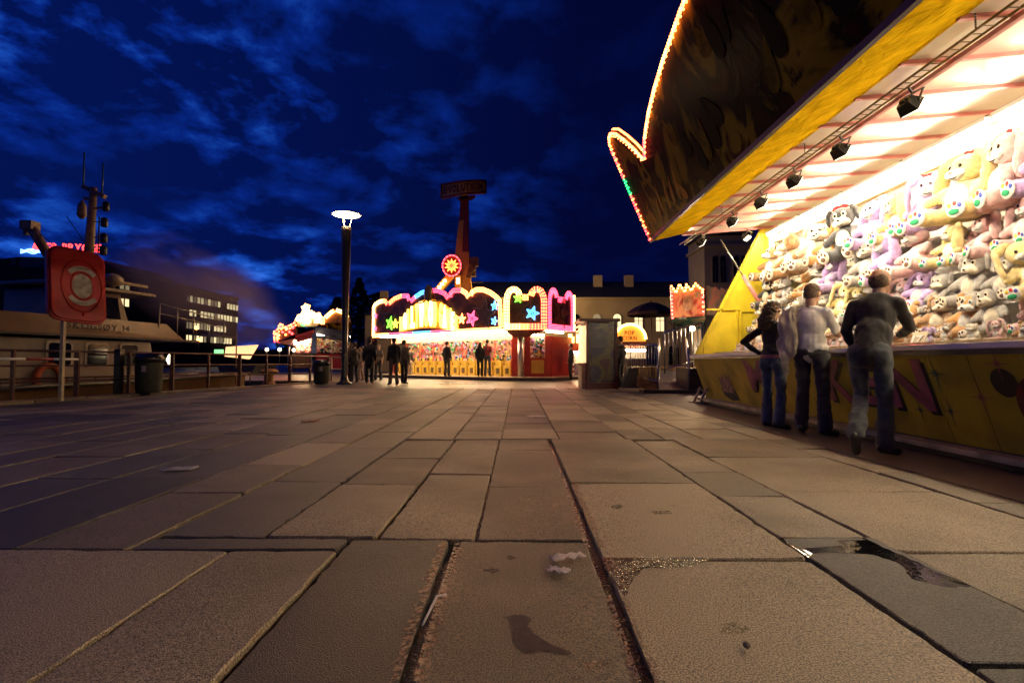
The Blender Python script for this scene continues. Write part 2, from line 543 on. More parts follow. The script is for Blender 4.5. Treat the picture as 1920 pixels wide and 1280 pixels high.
M_GLINT_SPILL = M('red_glint_and_spill', (0.20, 0.075, 0.03), 0.35, col2=(.27, .19, .11), scale=55, bump=0.5, bscale=150)  # arcade light reflected at the joints, put into colour; also colours real spills
ragged(M_PUD, .36, .40, 16); ragged(M_GLINT_SPILL, .40, .56, 45); ragged(M_WET, .30, .50, 30)
def joint_red_glint(pts, w, label):
    # red arcade reflections along a joint, painted as ragged strips on both sides
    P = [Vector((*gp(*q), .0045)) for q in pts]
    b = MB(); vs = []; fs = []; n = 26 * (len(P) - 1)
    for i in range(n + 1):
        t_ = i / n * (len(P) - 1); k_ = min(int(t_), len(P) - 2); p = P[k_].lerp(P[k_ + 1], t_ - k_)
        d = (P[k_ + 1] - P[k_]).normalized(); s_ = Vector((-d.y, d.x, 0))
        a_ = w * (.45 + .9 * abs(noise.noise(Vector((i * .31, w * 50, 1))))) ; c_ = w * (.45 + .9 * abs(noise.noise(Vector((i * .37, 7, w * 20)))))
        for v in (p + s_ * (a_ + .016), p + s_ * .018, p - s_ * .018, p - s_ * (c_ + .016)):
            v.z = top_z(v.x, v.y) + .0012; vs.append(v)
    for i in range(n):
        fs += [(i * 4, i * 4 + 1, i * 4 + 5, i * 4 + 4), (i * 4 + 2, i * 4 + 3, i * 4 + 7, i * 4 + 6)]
    b.add(vs, fs); tag(b.build('painted_joint_glint', M_GLINT_SPILL), label, 'stain')
def gpl(L): return [gp(*q) for q in L]
joint_red_glint([(848, 1012), (812, 1115), (765, 1262)], .055, 'painted red arcade reflections along the left wet joint in front')
joint_red_glint([(1062, 893), (1085, 950), (1112, 1020)], .05, 'painted red arcade reflections along the right joint, farther part')
joint_red_glint([(1150, 1105), (1172, 1165), (1208, 1262)], .035, 'painted red arcade reflections along the right joint, front part')
splat('puddle', gpl([(1452, 1002), (1600, 1000), (1640, 1020), (1700, 1045), (1800, 1090), (1760, 1092), (1690, 1076), (1672, 1050), (1620, 1032), (1525, 1028), (1500, 1036)]), .006, M_PUD, 'shallow dark puddle at the head of the dark slab right of centre', 'puddle', .006)
splat('wet_patch', gpl([(1124, 1037), (1330, 1038), (1290, 1052), (1200, 1056), (1180, 1080), (1168, 1106), (1140, 1070)]), .005, M_WET, 'wet triangular patch where slab joints meet in the foreground', 'wet patch', .006)
splat('dark_stain', gpl([(945, 1143), (975, 1138), (998, 1145), (988, 1158), (1000, 1172), (1030, 1190), (1072, 1206), (1060, 1210), (1020, 1203), (985, 1207), (960, 1190), (962, 1160)]), .005, ragged(M('dried_stain', (0.05, 0.042, 0.03), .4, var=.25, scale=40), .28, .42, 60), 'dark spilled-drink stain with a tail on the front middle slab', 'stain', .004)
splat('food_stain', gpl([(1340, 1155), (1375, 1150), (1392, 1163), (1370, 1174), (1345, 1170)]), .005, ragged(M('mustard_smear', (0.22, 0.15, 0.04), .6, var=.3, scale=60), .48, .58, 90), 'yellowish food smear near the pebble', 'stain', .006)
splat('brown_stain', gpl([(1215, 953), (1250, 952), (1256, 958), (1225, 960)]), .005, ragged(M('brown_smear', (0.07, 0.045, 0.02), .6, var=.3, scale=60), .44, .58, 60), 'small brown smear on the wide slab right of the wet joint', 'stain', .006)
splat('red_stain', gpl([(1085, 1225), (1120, 1217), (1143, 1216), (1140, 1224), (1100, 1236)]), .005, M_GLINT_SPILL, 'reddish smear near the front edge of the middle slab', 'stain', .004)
ragged(M('gum', (0.06, 0.04, 0.025), .6, var=.3, scale=80), .42, .55, 70)
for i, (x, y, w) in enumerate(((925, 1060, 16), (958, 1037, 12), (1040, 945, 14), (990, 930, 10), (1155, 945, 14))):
    splat('gum_spot', gpl([(x - w, y), (x, y - w * .35), (x + w, y), (x, y + w * .35)]), .005, M_GLINT_SPILL if i in (2, 3) else M('gum', (0.06, 0.04, 0.025), .6, var=.3, scale=80),
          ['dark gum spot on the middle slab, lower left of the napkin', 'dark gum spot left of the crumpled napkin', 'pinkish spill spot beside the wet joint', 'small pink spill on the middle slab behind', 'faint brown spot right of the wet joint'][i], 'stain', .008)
# crumpled napkin
def crumple(name, c, sx, sy, h, mat, label, cat, rz=0, n=9):
    b = MB(); vs = []; fs = []
    for i in range(n + 1):
        for j in range(n + 1):
            u, v = i / n - .5, j / n - .5
            q = Vector((u * 5 + c[0], v * 5 + c[1], 2.2))
            zz = .006 + h * abs(noise.noise(q * 1.3)) + h * .6 * abs(noise.noise(q * 3))
            xx_, yy_ = u * sx * (1 + .3 * noise.noise(q)), v * sy * (1 + .5 * noise.noise(q * 1.7))
            vs.append((c[0] + xx_ * math.cos(rz) - yy_ * math.sin(rz), c[1] + xx_ * math.sin(rz) + yy_ * math.cos(rz), zz))
    for i in range(n):
        for j in range(n):
            fs.append((i * (n + 1) + j, (i + 1) * (n + 1) + j, (i + 1) * (n + 1) + j + 1, i * (n + 1) + j + 1))
    b.add(vs, fs, 0, True)
    o = b.build(name, mat); md = o.modifiers.new('t', 'SOLIDIFY'); md.thickness = .0012
    tag(o, label, cat)
    return o
M_PAPER = M('paper', (0.62, 0.50, 0.44), .8, var=.12, scale=20)
crumple('napkin', (*gp(1062, 1043), 0), .15, .05, .03, M_PAPER, 'crumpled pale paper strip lying beside the wet joint', 'napkin', .25)
crumple('napkin', (*gp(1045, 1066), 0), .09, .05, .02, M_PAPER, 'smaller torn paper scrap in front of the crumpled strip', 'napkin', -.5)
crumple('flyer', (*gp(340, 879), 0), .22, .15, .012, M('flyer_paper', (.5, .47, .42), .7, var=.3, scale=30), 'white flyer lying on dark slab at left', 'litter', .2)
crumple('paper_scrap', (*gp(1003, 781), 0), .3, .2, .02, M_PAPER, 'white scrap of paper on the slabs in mid distance', 'litter', 0)
crumple('paper_scrap', (*gp(582, 791), 0), .2, .14, .04, M('red_wrapper', (.4, .12, .08), .5, var=.2), 'red and white wrapper on the slabs left of centre', 'litter', 0)
b = MB(); a = Vector((*gp(795, 1168), .012)); c = Vector((*gp(822, 1115), .012)); b.tube([a, a.lerp(c, .6), c, c + Vector((.035, .004, .004))], .0045, 8)
tag(b.build('drinking_straw', M('straw', (.62, .5, .48), .4, var=.1)), 'bent pale drinking straw lying in the left wet joint', 'straw')
b = MB(); c = gp(1388, 1200); b.sph((c[0], c[1], .012), (.012, .011, .011), 12, 8)
tag(b.build('pebble', M('pebble', (.3, .26, .16), .6, var=.2, scale=60)), 'small round pebble on the front right slab', 'pebble')
# drain grate far off
g = MB()
for i in range(9):
    g.box((-3.0 + i * .26, 20.4, .004), (.16, .8, .012))
tag(g.build('drain_grate', M('grate_steel', (.45, .42, .38), .5, metal=.2)), 'pale drain grate set in the asphalt before the arcade', 'grate')
# ------------------------------------------------------------------ prize booth on the right
BY0, BY1 = -1.0, 11.0
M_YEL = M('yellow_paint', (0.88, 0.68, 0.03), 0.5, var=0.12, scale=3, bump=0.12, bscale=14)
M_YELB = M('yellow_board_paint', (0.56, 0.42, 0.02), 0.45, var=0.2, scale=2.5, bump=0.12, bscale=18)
M_PINKL = M('pink_letter_paint', (0.42, 0.10, 0.15), 0.5, var=0.25, scale=5)
M_BLK = M('black_paint', (0.012, 0.011, 0.010), 0.4, var=0.2)
M_WHITE = M('white_paint', (0.80, 0.77, 0.70), 0.5, var=0.06)
M_WOOD = M('pale_wood', (0.55, 0.42, 0.25), 0.6, var=0.25, scale=12, bump=0.2)
M_PINK = M('pink_steel', (0.66, 0.24, 0.22), 0.45, var=0.12)
M_CEIL = M('ceiling_sheet', (0.80, 0.74, 0.62), 0.22, var=0.06, scale=1.5, bump=0.25, bscale=1.8)
M_STEEL = M('steel', (0.5, 0.5, 0.48), 0.3, metal=0.9, var=0.1)
M_DSTEEL = M('dark_steel', (0.09, 0.08, 0.07), 0.4, metal=0.6, var=0.2)
M_TUBE = M('lit_tube', (1, 1, 1), 0.5, var=0, emit=(1.0, 0.84, 0.60), es=150)

def soffit_mat():
    m = M('yellow_soffit', (0.80, 0.50, 0.01), 0.30, var=0.16, scale=4, detail=6, bump=0.0, spec=0.0)  # mottled colour imitates reflections in wavy plastic, no gloss
    t = m.node_tree; b = t.nodes['Principled BSDF']
    tcn = t.nodes.new('ShaderNodeTexCoord')
    nz = t.nodes.new('ShaderNodeTexNoise'); nz.inputs['Scale'].default_value = 5.0; nz.inputs['Detail'].default_value = 4; nz.inputs['Distortion'].default_value = 1.6
    t.links.new(tcn.outputs['Object'], nz.inputs['Vector'])
    bp = t.nodes.new('ShaderNodeBump'); bp.inputs['Strength'].default_value = 0.6; bp.inputs['Distance'].default_value = 0.05
    t.links.new(nz.outputs[0], bp.inputs['Height']); t.links.new(bp.outputs[0], b.inputs['Normal'])
    return m
M_SOF = soffit_mat()
def mural_mat(name, stops, sc, rough=0.18, stretch=(1, 1, 0.45), wave=0.35, spec=.5):
    """airbrushed fairground painting: broad flowing colour patches with dark outlines"""
    m = bpy.data.materials.new(name); m.use_nodes = True
    t = m.node_tree; b = t.nodes['Principled BSDF']
    tcn = t.nodes.new('ShaderNodeTexCoord'); mp = t.nodes.new('ShaderNodeMapping')
    mp.inputs['Scale'].default_value = stretch
    t.links.new(tcn.outputs['Object'], mp.inputs[0])
    nz = t.nodes.new('ShaderNodeTexNoise'); nz.inputs['Scale'].default_value = sc; nz.inputs['Detail'].default_value = 5; nz.inputs['Distortion'].default_value = 1.3
    t.links.new(mp.outputs[0], nz.inputs['Vector'])
    rp = t.nodes.new('ShaderNodeValToRGB'); el = rp.color_ramp.elements
    el[0].position, el[0].color = stops[0][0], (*stops[0][1], 1)
    el[1].position, el[1].color = stops[-1][0], (*stops[-1][1], 1)
    for p_, c_ in stops[1:-1]:
        q = el.new(p_); q.color = (*c_, 1)
    t.links.new(nz.outputs[0], rp.inputs[0])
    t.links.new(rp.outputs[0], b.inputs['Base Color'])
    b.inputs['Roughness'].default_value = rough
    b.inputs['Specular IOR Level'].default_value = spec
    n2_ = t.nodes.new('ShaderNodeTexNoise'); n2_.inputs['Scale'].default_value = 4.5; n2_.inputs['Detail'].default_value = 2; n2_.inputs['Distortion'].default_value = .8
    t.links.new(mp.outputs[0], n2_.inputs['Vector'])
    bp = t.nodes.new('ShaderNodeBump'); bp.inputs['Strength'].default_value = wave; bp.inputs['Distance'].default_value = 0.05
    t.links.new(n2_.outputs[0], bp.inputs['Height']); t.links.new(bp.outputs[0], b.inputs['Normal'])
    return m
M_MURAL = mural_mat('fascia_mural', [(.30, (.006, .004, .004)), (.40, (.03, .008, .005)), (.47, (.006, .005, .008)), (.53, (.17, .115, .01)), (.60, (.20, .135, .012)), (.65, (.035, .006, .005)), (.72, (.006, .004, .006))], 1.0, .30, (1, 1, .7), .14, .006)

booth = root('prize_booth', (4.0, 5.0, 0), 'long yellow prize booth with lit canopy and wall of plush toys', 'fairground booth')
pu = Vector((-.28, 0, .84)).normalized(); pn = Vector((-.84, 0, -.28)).normalized()
PB = Vector((4.03, 0, .12))
nb = 27; bw = (BY1 - BY0) / nb
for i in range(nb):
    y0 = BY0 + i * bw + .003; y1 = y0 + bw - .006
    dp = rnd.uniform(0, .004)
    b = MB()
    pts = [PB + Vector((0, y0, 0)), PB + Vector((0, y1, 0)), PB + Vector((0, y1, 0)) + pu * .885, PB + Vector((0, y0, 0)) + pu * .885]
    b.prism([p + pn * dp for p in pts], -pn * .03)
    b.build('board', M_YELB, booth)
# painted letters and sparkles on the front boards (flat paint, a few mm proud)
def on_panel(y, z, proud=.008):
    t_ = (z - .12) / pu.z
    return PB + Vector((0, y, 0)) + pu * t_ + pn * proud
for ch, yc, w in (('M', 8.30, .62), ('K', 6.22, .50), ('E', 5.66, .42), ('N', 5.12, .55)):
    for k_, (mt, pr, dy_, dz_) in enumerate(((M_BLK, .006, -.035, -.035), (M_PINKL, .011, 0, 0))):
        b = MB(); letter(b, ch, on_panel(yc + w / 2 + dy_, .40 + dz_, pr), (0, -1, 0), pu, pn, w, .52, .003, bold=.03)
        b.build('letter_shadow' if k_ == 0 else 'painted_letter', mt, booth)
def sparkle(y, z, r, mat):
    pts = []
    for i in range(16):
        a = 2 * PI * i / 16
        rr = r * (1.0 if i % 4 == 0 else (.42 if i % 2 == 0 else .13))
        if i % 8 == 4: rr *= 1.5
        pts.append(on_panel(y, z, .007) + Vector((0, -1, 0)) * (rr * math.cos(a)) + pu * (rr * math.sin(a)))
    b = MB(); b.prism(pts, pn * .002); b.build('painted_sparkle', mat, booth)
M_GRN = M('green_paint', (.05, .13, .07), .5, var=.2); M_RSP = M('rose_paint', (.4, .1, .08), .5, var=.2)
for y, z, r, mt in ((4.72, .76, .13, M_GRN), (5.06, .40, .08, M_GRN), (4.70, .42, .09, M_GRN), (4.08, .85, .11, M_RSP), (4.33, .57, .11, M_RSP), (3.2, .7, .12, M_GRN), (2.2, .5, .12, M_RSP)):
    sparkle(y, z, r, mt)
# red painted balloon shape with dark brush marks, far-end pink scribble
def ell_panel(y, z, ry, rz_, mat, name, pr=.007):
    b = MB(); b.prism([on_panel(y, z, pr) + Vector((0, -1, 0)) * (ry * math.cos(a * PI / 10)) + pu * (rz_ * math.sin(a * PI / 10)) for a in range(20)], pn * .002); b.build(name, mat, booth)
ell_panel(3.86, .52, .17, .24, M('red_paint', (.32, .03, .02), .45, var=.3), 'painted_balloon')
ell_panel(4.08, .70, .11, .12, M_BLK, 'painted_patch', .005); ell_panel(3.80, .24, .16, .13, M_BLK, 'painted_patch', .005)
zz = [(9.95, .30), (9.90, .62), (9.82, .52), (9.74, .66), (9.66, .54), (9.58, .66), (9.50, .54), (9.42, .62), (9.38, .30)]
b = MB(); b.prism([on_panel(y, z, .010) for y, z in zz], pn * .002); b.build('painted_scribble', M('scribble_pink', (.42, .22, .16), .5, var=.35, scale=14), booth)
b = MB(); b.prism([on_panel(y, z, .006) for y, z in ((9.9, .22), (9.98, .36), (9.35, .36), (9.28, .18), (9.6, .15))], pn * .002); b.build('painted_scribble', M_BLK, booth)
# counter, lip, base rail, legs
b = MB(); b.box((3.95, 5, .995), (.50, 12.0, .035)); b.build('counter_top', M_WOOD, booth, bevel=.005)
b = MB(); b.box((3.695, 5, .995), (.02, 12.0, .05)); b.build('counter_lip', M_WHITE, booth, bevel=.004)
b = MB(); b.box((4.20, 5, 1.035), (.03, 11.9, .07)); b.build('prize_ledge', M_WOOD, booth, bevel=.004)
b = MB(); b.box((3.735, 5, .945), (.06, 12.0, .04)); b.build('counter_edge_strip', M_DSTEEL, booth)
b = MB(); b.box((3.94, 5, .085), (.20, 12.0, .05)); b.build('base_rail', M('rail_wood', (.50, .42, .22), .6, var=.25, scale=5, bump=.2), booth, bevel=.006)
b = MB(); b.box((4.0, 5, .030), (.14, 11.9, .055)); b.build('base_beam', M_DSTEEL, booth)
for y in (BY1 + .12, BY1 - .25):
    b = MB(); b.bar((3.80, y, .0), (3.95, y, .32), .04); b.bar((4.2, y, .0), (3.95, y, .32), .04); b.box((3.95, y, .012), (.5, .16, .024)); b.build('support_foot', M_WOOD, booth)
# trailer floor, back wall, roof
b = MB(); b.box((4.9, 5, .55), (1.55, 11.9, .12)); b.build('booth_floor', M_WOOD, booth)
b = MB(); b.box((5.66, 5, 2.2), (.08, 12.0, 3.2)); b.build('back_wall', M_WHITE, booth)
b = MB(); b.prism([(2.98, BY0, 3.70), (5.70, BY0, 3.90), (5.70, BY0, 3.96), (2.98, BY0, 3.76)], (0, 12.0, 0)); b.build('roof_sheet', M_DSTEEL, booth)
b = MB()
for i in range(60):
    y = 4.0 + i * .117
    b.tube([(5.585, y, 1.0), (5.585, y, 3.5)], .003, 4)
for i in range(22):
    b.tube([(5.58, 4.0, 1.02 + i * .117), (5.58, 10.95, 1.02 + i * .117)], .003, 4)
b.build('wire_grid', M_WHITE, booth)
# side walls (yellow, framed)
for ye, s_ in ((BY1, 1), (BY0, -1)):
    b = MB(); b.prism([(3.78, ye, .98), (5.60, ye, .98), (5.60, ye, 3.76), (5.24, ye, 3.72)], (0, .05 * s_, 0))
    side = b.build('side_wall', M_YEL, booth)
    yi = ye - .018 * s_
    for a, c in (((3.86, 1.02), (5.22, 3.60)), ((4.05, 1.99), (5.40, 1.99)), ((4.70, 1.02), (4.70, 1.97)), ((4.78, 1.02), (4.78, 1.97)), ((4.0, 1.02), (4.0, 1.22)), ((5.36, 1.02), (5.36, 3.6)), ((4.8, 1.955), (5.34, 1.955))):
        b = MB(); b.bar((a[0], yi, a[1]), (c[0], yi, c[1]), .035, .035, up=(0, 1, 0)); b.build('frame_bar', M_YEL, side)
    b = MB(); b.box((5.50, ye - .06 * s_, 2.3), (.20, .06, 2.7)); b.build('corner_post', M_WHITE, booth)
    b = MB(); b.tube([(4.25, ye - .35 * s_, 3.42), (4.72, ye - .35 * s_, 2.62)], .016, 8); b.build('strut_rod', M_STEEL, booth)
    b = MB(); b.tube([(4.70, ye - .35 * s_, 2.66), (5.22, ye - .35 * s_, 1.80)], .042, 10); b.build('strut_cylinder', M_PINK, booth)
# ceiling panels and ribs
def cz(x): return 3.65 + (x - 3.6) * .08
nr = 19; rw = 12.0 / nr
for i in range(nr):
    y0 = BY0 + i * rw
    b = MB(); b.prism([(3.58, y0 + .01, cz(3.58)), (5.62, y0 + .01, cz(5.62)), (5.62, y0 + rw - .01, cz(5.62)), (3.58, y0 + rw - .01, cz(3.58))], (0, 0, .02)); b.build('ceiling_panel', M_CEIL, booth)
    b = MB(); b.bar((3.55, y0, cz(3.55) - .015), (5.60, y0, cz(5.6) - .015), .035, .05); b.build('ceiling_rib', M_PINK, booth)
b = MB(); b.bar((4.02, BY0, cz(4.02) - .06), (4.02, BY1, cz(4.02) - .06), .045, .045); b.build('long_rib', M_PINK, booth)
b = MB(); b.bar((3.56, BY1, cz(3.55) - .02), (5.6, BY1, cz(5.6) - .02), .05, .07); b.build('end_rib', M_PINK, booth)
for i in range(5):
    y0 = BY0 + i * 2.4
    b = MB(); b.prism([(2.90, y0 + .002, 3.46), (3.60, y0 + .002, 3.64), (3.60, y0 + 2.398, 3.64), (2.90, y0 + 2.398, 3.46)], (0, 0, .03)); b.build('soffit_panel', M_SOF, booth)
b = MB(); b.box((2.875, 5, 3.475), (.05, 12.04, .075)); b.build('canopy_edge_trim', M('trim_dark', (.03, .016, .018), .3, var=.2), booth)
# light fittings along the back of the ceiling
for i in range(9):
    y0 = BY0 + .25 + i * 1.3
    b = MB(); b.box((5.33, y0 + .58, 3.60), (.14, 1.22, .05)); fx = b.build('tube_fitting', M_WHITE, booth)
    b = MB(); b.tube([(5.30, y0 + .02, 3.545), (5.30, y0 + 1.14, 3.545)], .022, 8); b.build('lit_tube', M_TUBE, fx)
b = MB(); b.box((5.52, 5, 3.46), (.10, 11.9, .10)); b.build('header_rail', M('header_wood', (.7, .52, .25), .5, var=.15), booth)
# fascia
def fx_(z): return 2.88 - .41 * (z - 3.46)
half = [(11, 3.50), (11, 5.40), (10.93, 5.58), (10.78, 5.68), (10.55, 5.70), (10.25, 5.56), (9.95, 5.30), (9.68, 5.02), (9.42, 4.68),
        (9.15, 4.86), (8.8, 4.98), (8.43, 5.09), (7.9, 5.20), (7.3, 5.29), (6.4, 5.38), (5.6, 5.42)]
prof = half + [(10 - y, z) for y, z in half[::-1]]
off = Vector((.92, 0, .38)).normalized() * .09
b = MB(); b.prism([(fx_(z), y, z) for y, z in prof], off); b.build('fascia', M_MURAL, booth)
for y in (10.6, 8.3, 5, 1.7, -.6):
    b = MB(); b.bar((fx_(4.6) + .12, y, 4.6), (4.6, y, 3.84), .05); b.build('fascia_brace', M_DSTEEL, booth)
# airbrushed flames and swooshes along the fascia
fn_ = -off.normalized()
def on_f(y, z, pr=.004): return Vector((fx_(z), y, z)) + fn_ * pr
M_FL = [M('flame_orange', (.42, .17, .02), .4, col2=(.40, .26, .05), scale=7, spec=.006), M('flame_yellow', (.15, .10, .01), .4, var=.3, scale=6, spec=.006), M('brush_black', (.005, .004, .005), .4, var=.2, spec=.006)]
for i in range(34):
    y = 10.8 - i * .30 + rnd.uniform(-.08, .08); z = 3.56 + (rnd.uniform(.0, .12) if i < 9 else rnd.uniform(.1, 1.1)); h = rnd.uniform(.25, .6) * (1 if i < 9 else 1.3); w = rnd.uniform(.07, .14) * (1 if i < 9 else 1.7); ln = rnd.uniform(-.25, .25)
    pts = []
    for k_ in range(16):
        a = 2 * PI * k_ / 16; u = math.sin(a); vv = (1 - math.cos(a)) / 2
        pts.append(on_f(y + w * u * (1 - .85 * vv) + ln * vv * vv, z + h * vv, .004 + .0004 * i))
    b = MB(); b.prism(pts, fn_ * .002); b.build('painted_flame', M_FL[0] if i < 9 else M_FL[1] if i % 3 == 0 else M_FL[2], booth)
LIT = {}
def bulbmat(name, c, s_):
    if name not in LIT:
        LIT[name] = M('bulb_' + name, (.8, .8, .8), .3, var=0, emit=c, es=s_)
    return LIT[name]
BM = [bulbmat('red', (1, .03, .035), 8), bulbmat('orange', (1, .17, .04), 9), bulbmat('amber', (1, .34, .07), 9), bulbmat('warm', (1, .55, .18), 7), bulbmat('green', (.01, .8, .16), 3),
      bulbmat('pink', (1, .05, .14), 4), bulbmat('blue', (.05, .38, 1), 3.5), bulbmat('off', (.1, .02, .01), .4), bulbmat('yellow', (1, .55, .03), 4), bulbmat('lime', (.15, .9, .03), 3)]
b = MB()
edge = []
P = [Vector((0, y, z)) for y, z in prof[:len(prof) - 1]]
acc = 0
for i in range(1, len(P)):
    a, c = P[i - 1], P[i]
    if c.y < -.9: break
    L = (c - a).length; t_ = 0
    d = (c - a).normalized(); nn = Vector((0, d.z, -d.y))          # points outwards
    while acc < L:
        p = a + d * acc
        edge.append((p, nn)); acc += .062
    acc -= L
for k_, (p, nn) in enumerate(edge):
    y, z = p.y, p.z
    if y > 10.99:
        if z < 3.9: c = rnd.choice([0, 0, 7, 1])
        elif z < 4.45: c = rnd.choice([0, 0, 1])
        elif z < 4.85: c = 4
        else: c = rnd.choice([0, 1, 1])
    elif y > 9.42: c = rnd.choice([1, 2, 1])
    else: c = rnd.choice([1, 2, 2]) if z > 4.9 else 0
    for row in range(2):
        q = Vector((fx_(z), y, z)) - nn * .05 - off.normalized() * .02 if row == 0 else Vector((fx_(z), y, z)) + nn * .012 + off * .5
        if row == 1 and c in (2,): c = 1
        b.sph(q, .028, 6, 4, mi=c)
bb = b.build('bulb_chain', BM, booth); tag(bb, kind='stuff')
b = MB()
for k_ in range(len(edge) // 2):
    p, nn = edge[k_ * 2]
    q = Vector((fx_(p.z), p.y, p.z)) - nn * .11 - off.normalized() * .012
    b.sph(q, .020, 6, 4, mi=1 if 4.45 > p.z or p.z > 4.85 or p.y < 10.99 else 4)
bb = b.build('inner_bulb_chain', BM, booth); tag(bb, kind='stuff')
# cable tray and floodlights
b = MB()
for s_ in (-.05, .05):
    b.bar((3.52 + s_, BY0, 3.37), (3.52 + s_, BY1 - .1, 3.37), .008, .02)
for i in range(120):
    b.bar((3.46, BY0 + .05 + i * .098, 3.365), (3.58, BY0 + .05 + i * .098, 3.365), .006)
tray = b.build('cable_tray', M('tray', (.22, .17, .09), .4, metal=.4, var=.2), booth)
for y in (1.5, 3.8, 6.1, 8.6):
    b = MB()
    for i in range(6):
        b.tube([(3.46, y, 3.375 + i * .02), (3.46, y, 3.39 + i * .02)], .007, 5)
    b.build('hanging_chain', M_DSTEEL, booth)
M_FGLASS = M('flood_glass', (.9, .8, .6), .1, var=0, emit=(1, .86, .6), es=4)
ORD = ['nearest', 'second nearest', 'third', 'fourth', 'fifth', 'farthest']
def flood(loc, aim, label, watts):
    r = root('floodlight', loc, label, 'floodlight', 'floodlights under the booth canopy')
    loc = Vector(loc); d = (Vector(aim) - loc).normalized()
    x_ = d.cross(Vector((0, 0, 1))).normalized(); z_ = x_.cross(d)
    Rm = Matrix((x_, d, z_)).transposed()
    c = loc + Vector((0, 0, -.17))
    b = MB()
    f_ = [c + Rm @ Vector(p) for p in ((-.09, .04, -.068), (.09, .04, -.068), (.09, .04, .068), (-.09, .04, .068))]
    k_ = [c + Rm @ Vector(p) for p in ((-.06, -.06, -.04), (.06, -.06, -.04), (.06, -.06, .04), (-.06, -.06, .04))]
    b.add(k_ + f_, [(0, 1, 2, 3), (0, 1, 5, 4), (1, 2, 6, 5), (2, 3, 7, 6), (3, 0, 4, 7), (4, 5, 6, 7)])
    b.box(c + Rm @ Vector((0, -.07, 0)), (.05, .03, .04), Rm=Rm)
    b.build('housing', M_BLK, r)
    b = MB(); b.box(c + Rm @ Vector((0, .047, 0)), (.165, .008, .12), Rm=Rm); b.build('glass', M_FGLASS, r)
    b = MB(); b.bar(c + Rm @ Vector((-.10, 0, 0)), c + Rm @ Vector((-.10, -.02, .12)), .02, .008); b.bar(c + Rm @ Vector((.10, 0, 0)), c + Rm @ Vector((.10, -.02, .12)), .02, .008)
    b.bar(c + Rm @ Vector((-.11, -.02, .12)), c + Rm @ Vector((.11, -.02, .12)), .02, .008); b.bar(c + Rm @ Vector((0, -.02, .12)), loc, .016); b.build('bracket', M_DSTEEL, r)
    ld = bpy.data.lights.new('flood_beam', 'SPOT'); ld.energy = watts; ld.spot_size = R(110); ld.spot_blend = .6; ld.color = (1, .86, .62); ld.shadow_soft_size = .08
    lo = bpy.data.objects.new('flood_beam', ld); COL.objects.link(lo)
    lo.location = c + d * .09
    lo.rotation_euler = d.to_track_quat('-Z', 'Y').to_euler()
    attach(lo, r)
for i, y in enumerate((4.6, 5.6, 6.55, 7.45, 8.45, 9.9)):
    flood((3.56, y, 3.36), (5.5, y + .3, 2.2), 'black floodlight on the cable tray, %s of the six' % (ORD[i] if i in (0, 1, 5) else ORD[i] + ' from the right'), 170)
flood((4.62, 10.3, 3.56), (5.5, 9.4, 2.0), 'black floodlight hanging apart near the far yellow side wall', 110)
# ------------------------------------------------------------------ plush toys
PL = {}
def plush(name, c):
    if name not in PL:
        PL[name] = M('plush_' + name, c, .95, var=.2, scale=9, bump=1.0, bscale=70, sheen=.6)
    return PL[name]
PC = {'lilac': (.60, .38, .70), 'pink': (.84, .48, .45), 'yellow': (.88, .68, .26), 'cream': (.86, .74, .54), 'grey': (.42, .37, .32), 'brown': (.48, .25, .09), 'black': (.025, .022, .022), 'orange': (.70, .33, .08), 'white': (.8, .76, .7)}
for k_, c in PC.items(): plush(k_, c)
M_EYE = M('toy_eye', (.01, .008, .006), .12, var=0)
M_RIB = M('red_ribbon', (.55, .02, .02), .5, var=.2)
PADC = [M('pad_red', (.6, .05, .04), .8, var=.1), M('pad_yellow', (.7, .5, .05), .8, var=.1), M('pad_blue', (.06, .08, .4), .8, var=.1), M('pad_green', (.01, .24, .09), .8, var=.1), M('pad_brown', (.12, .06, .03), .8, var=.1)]
TM = {}
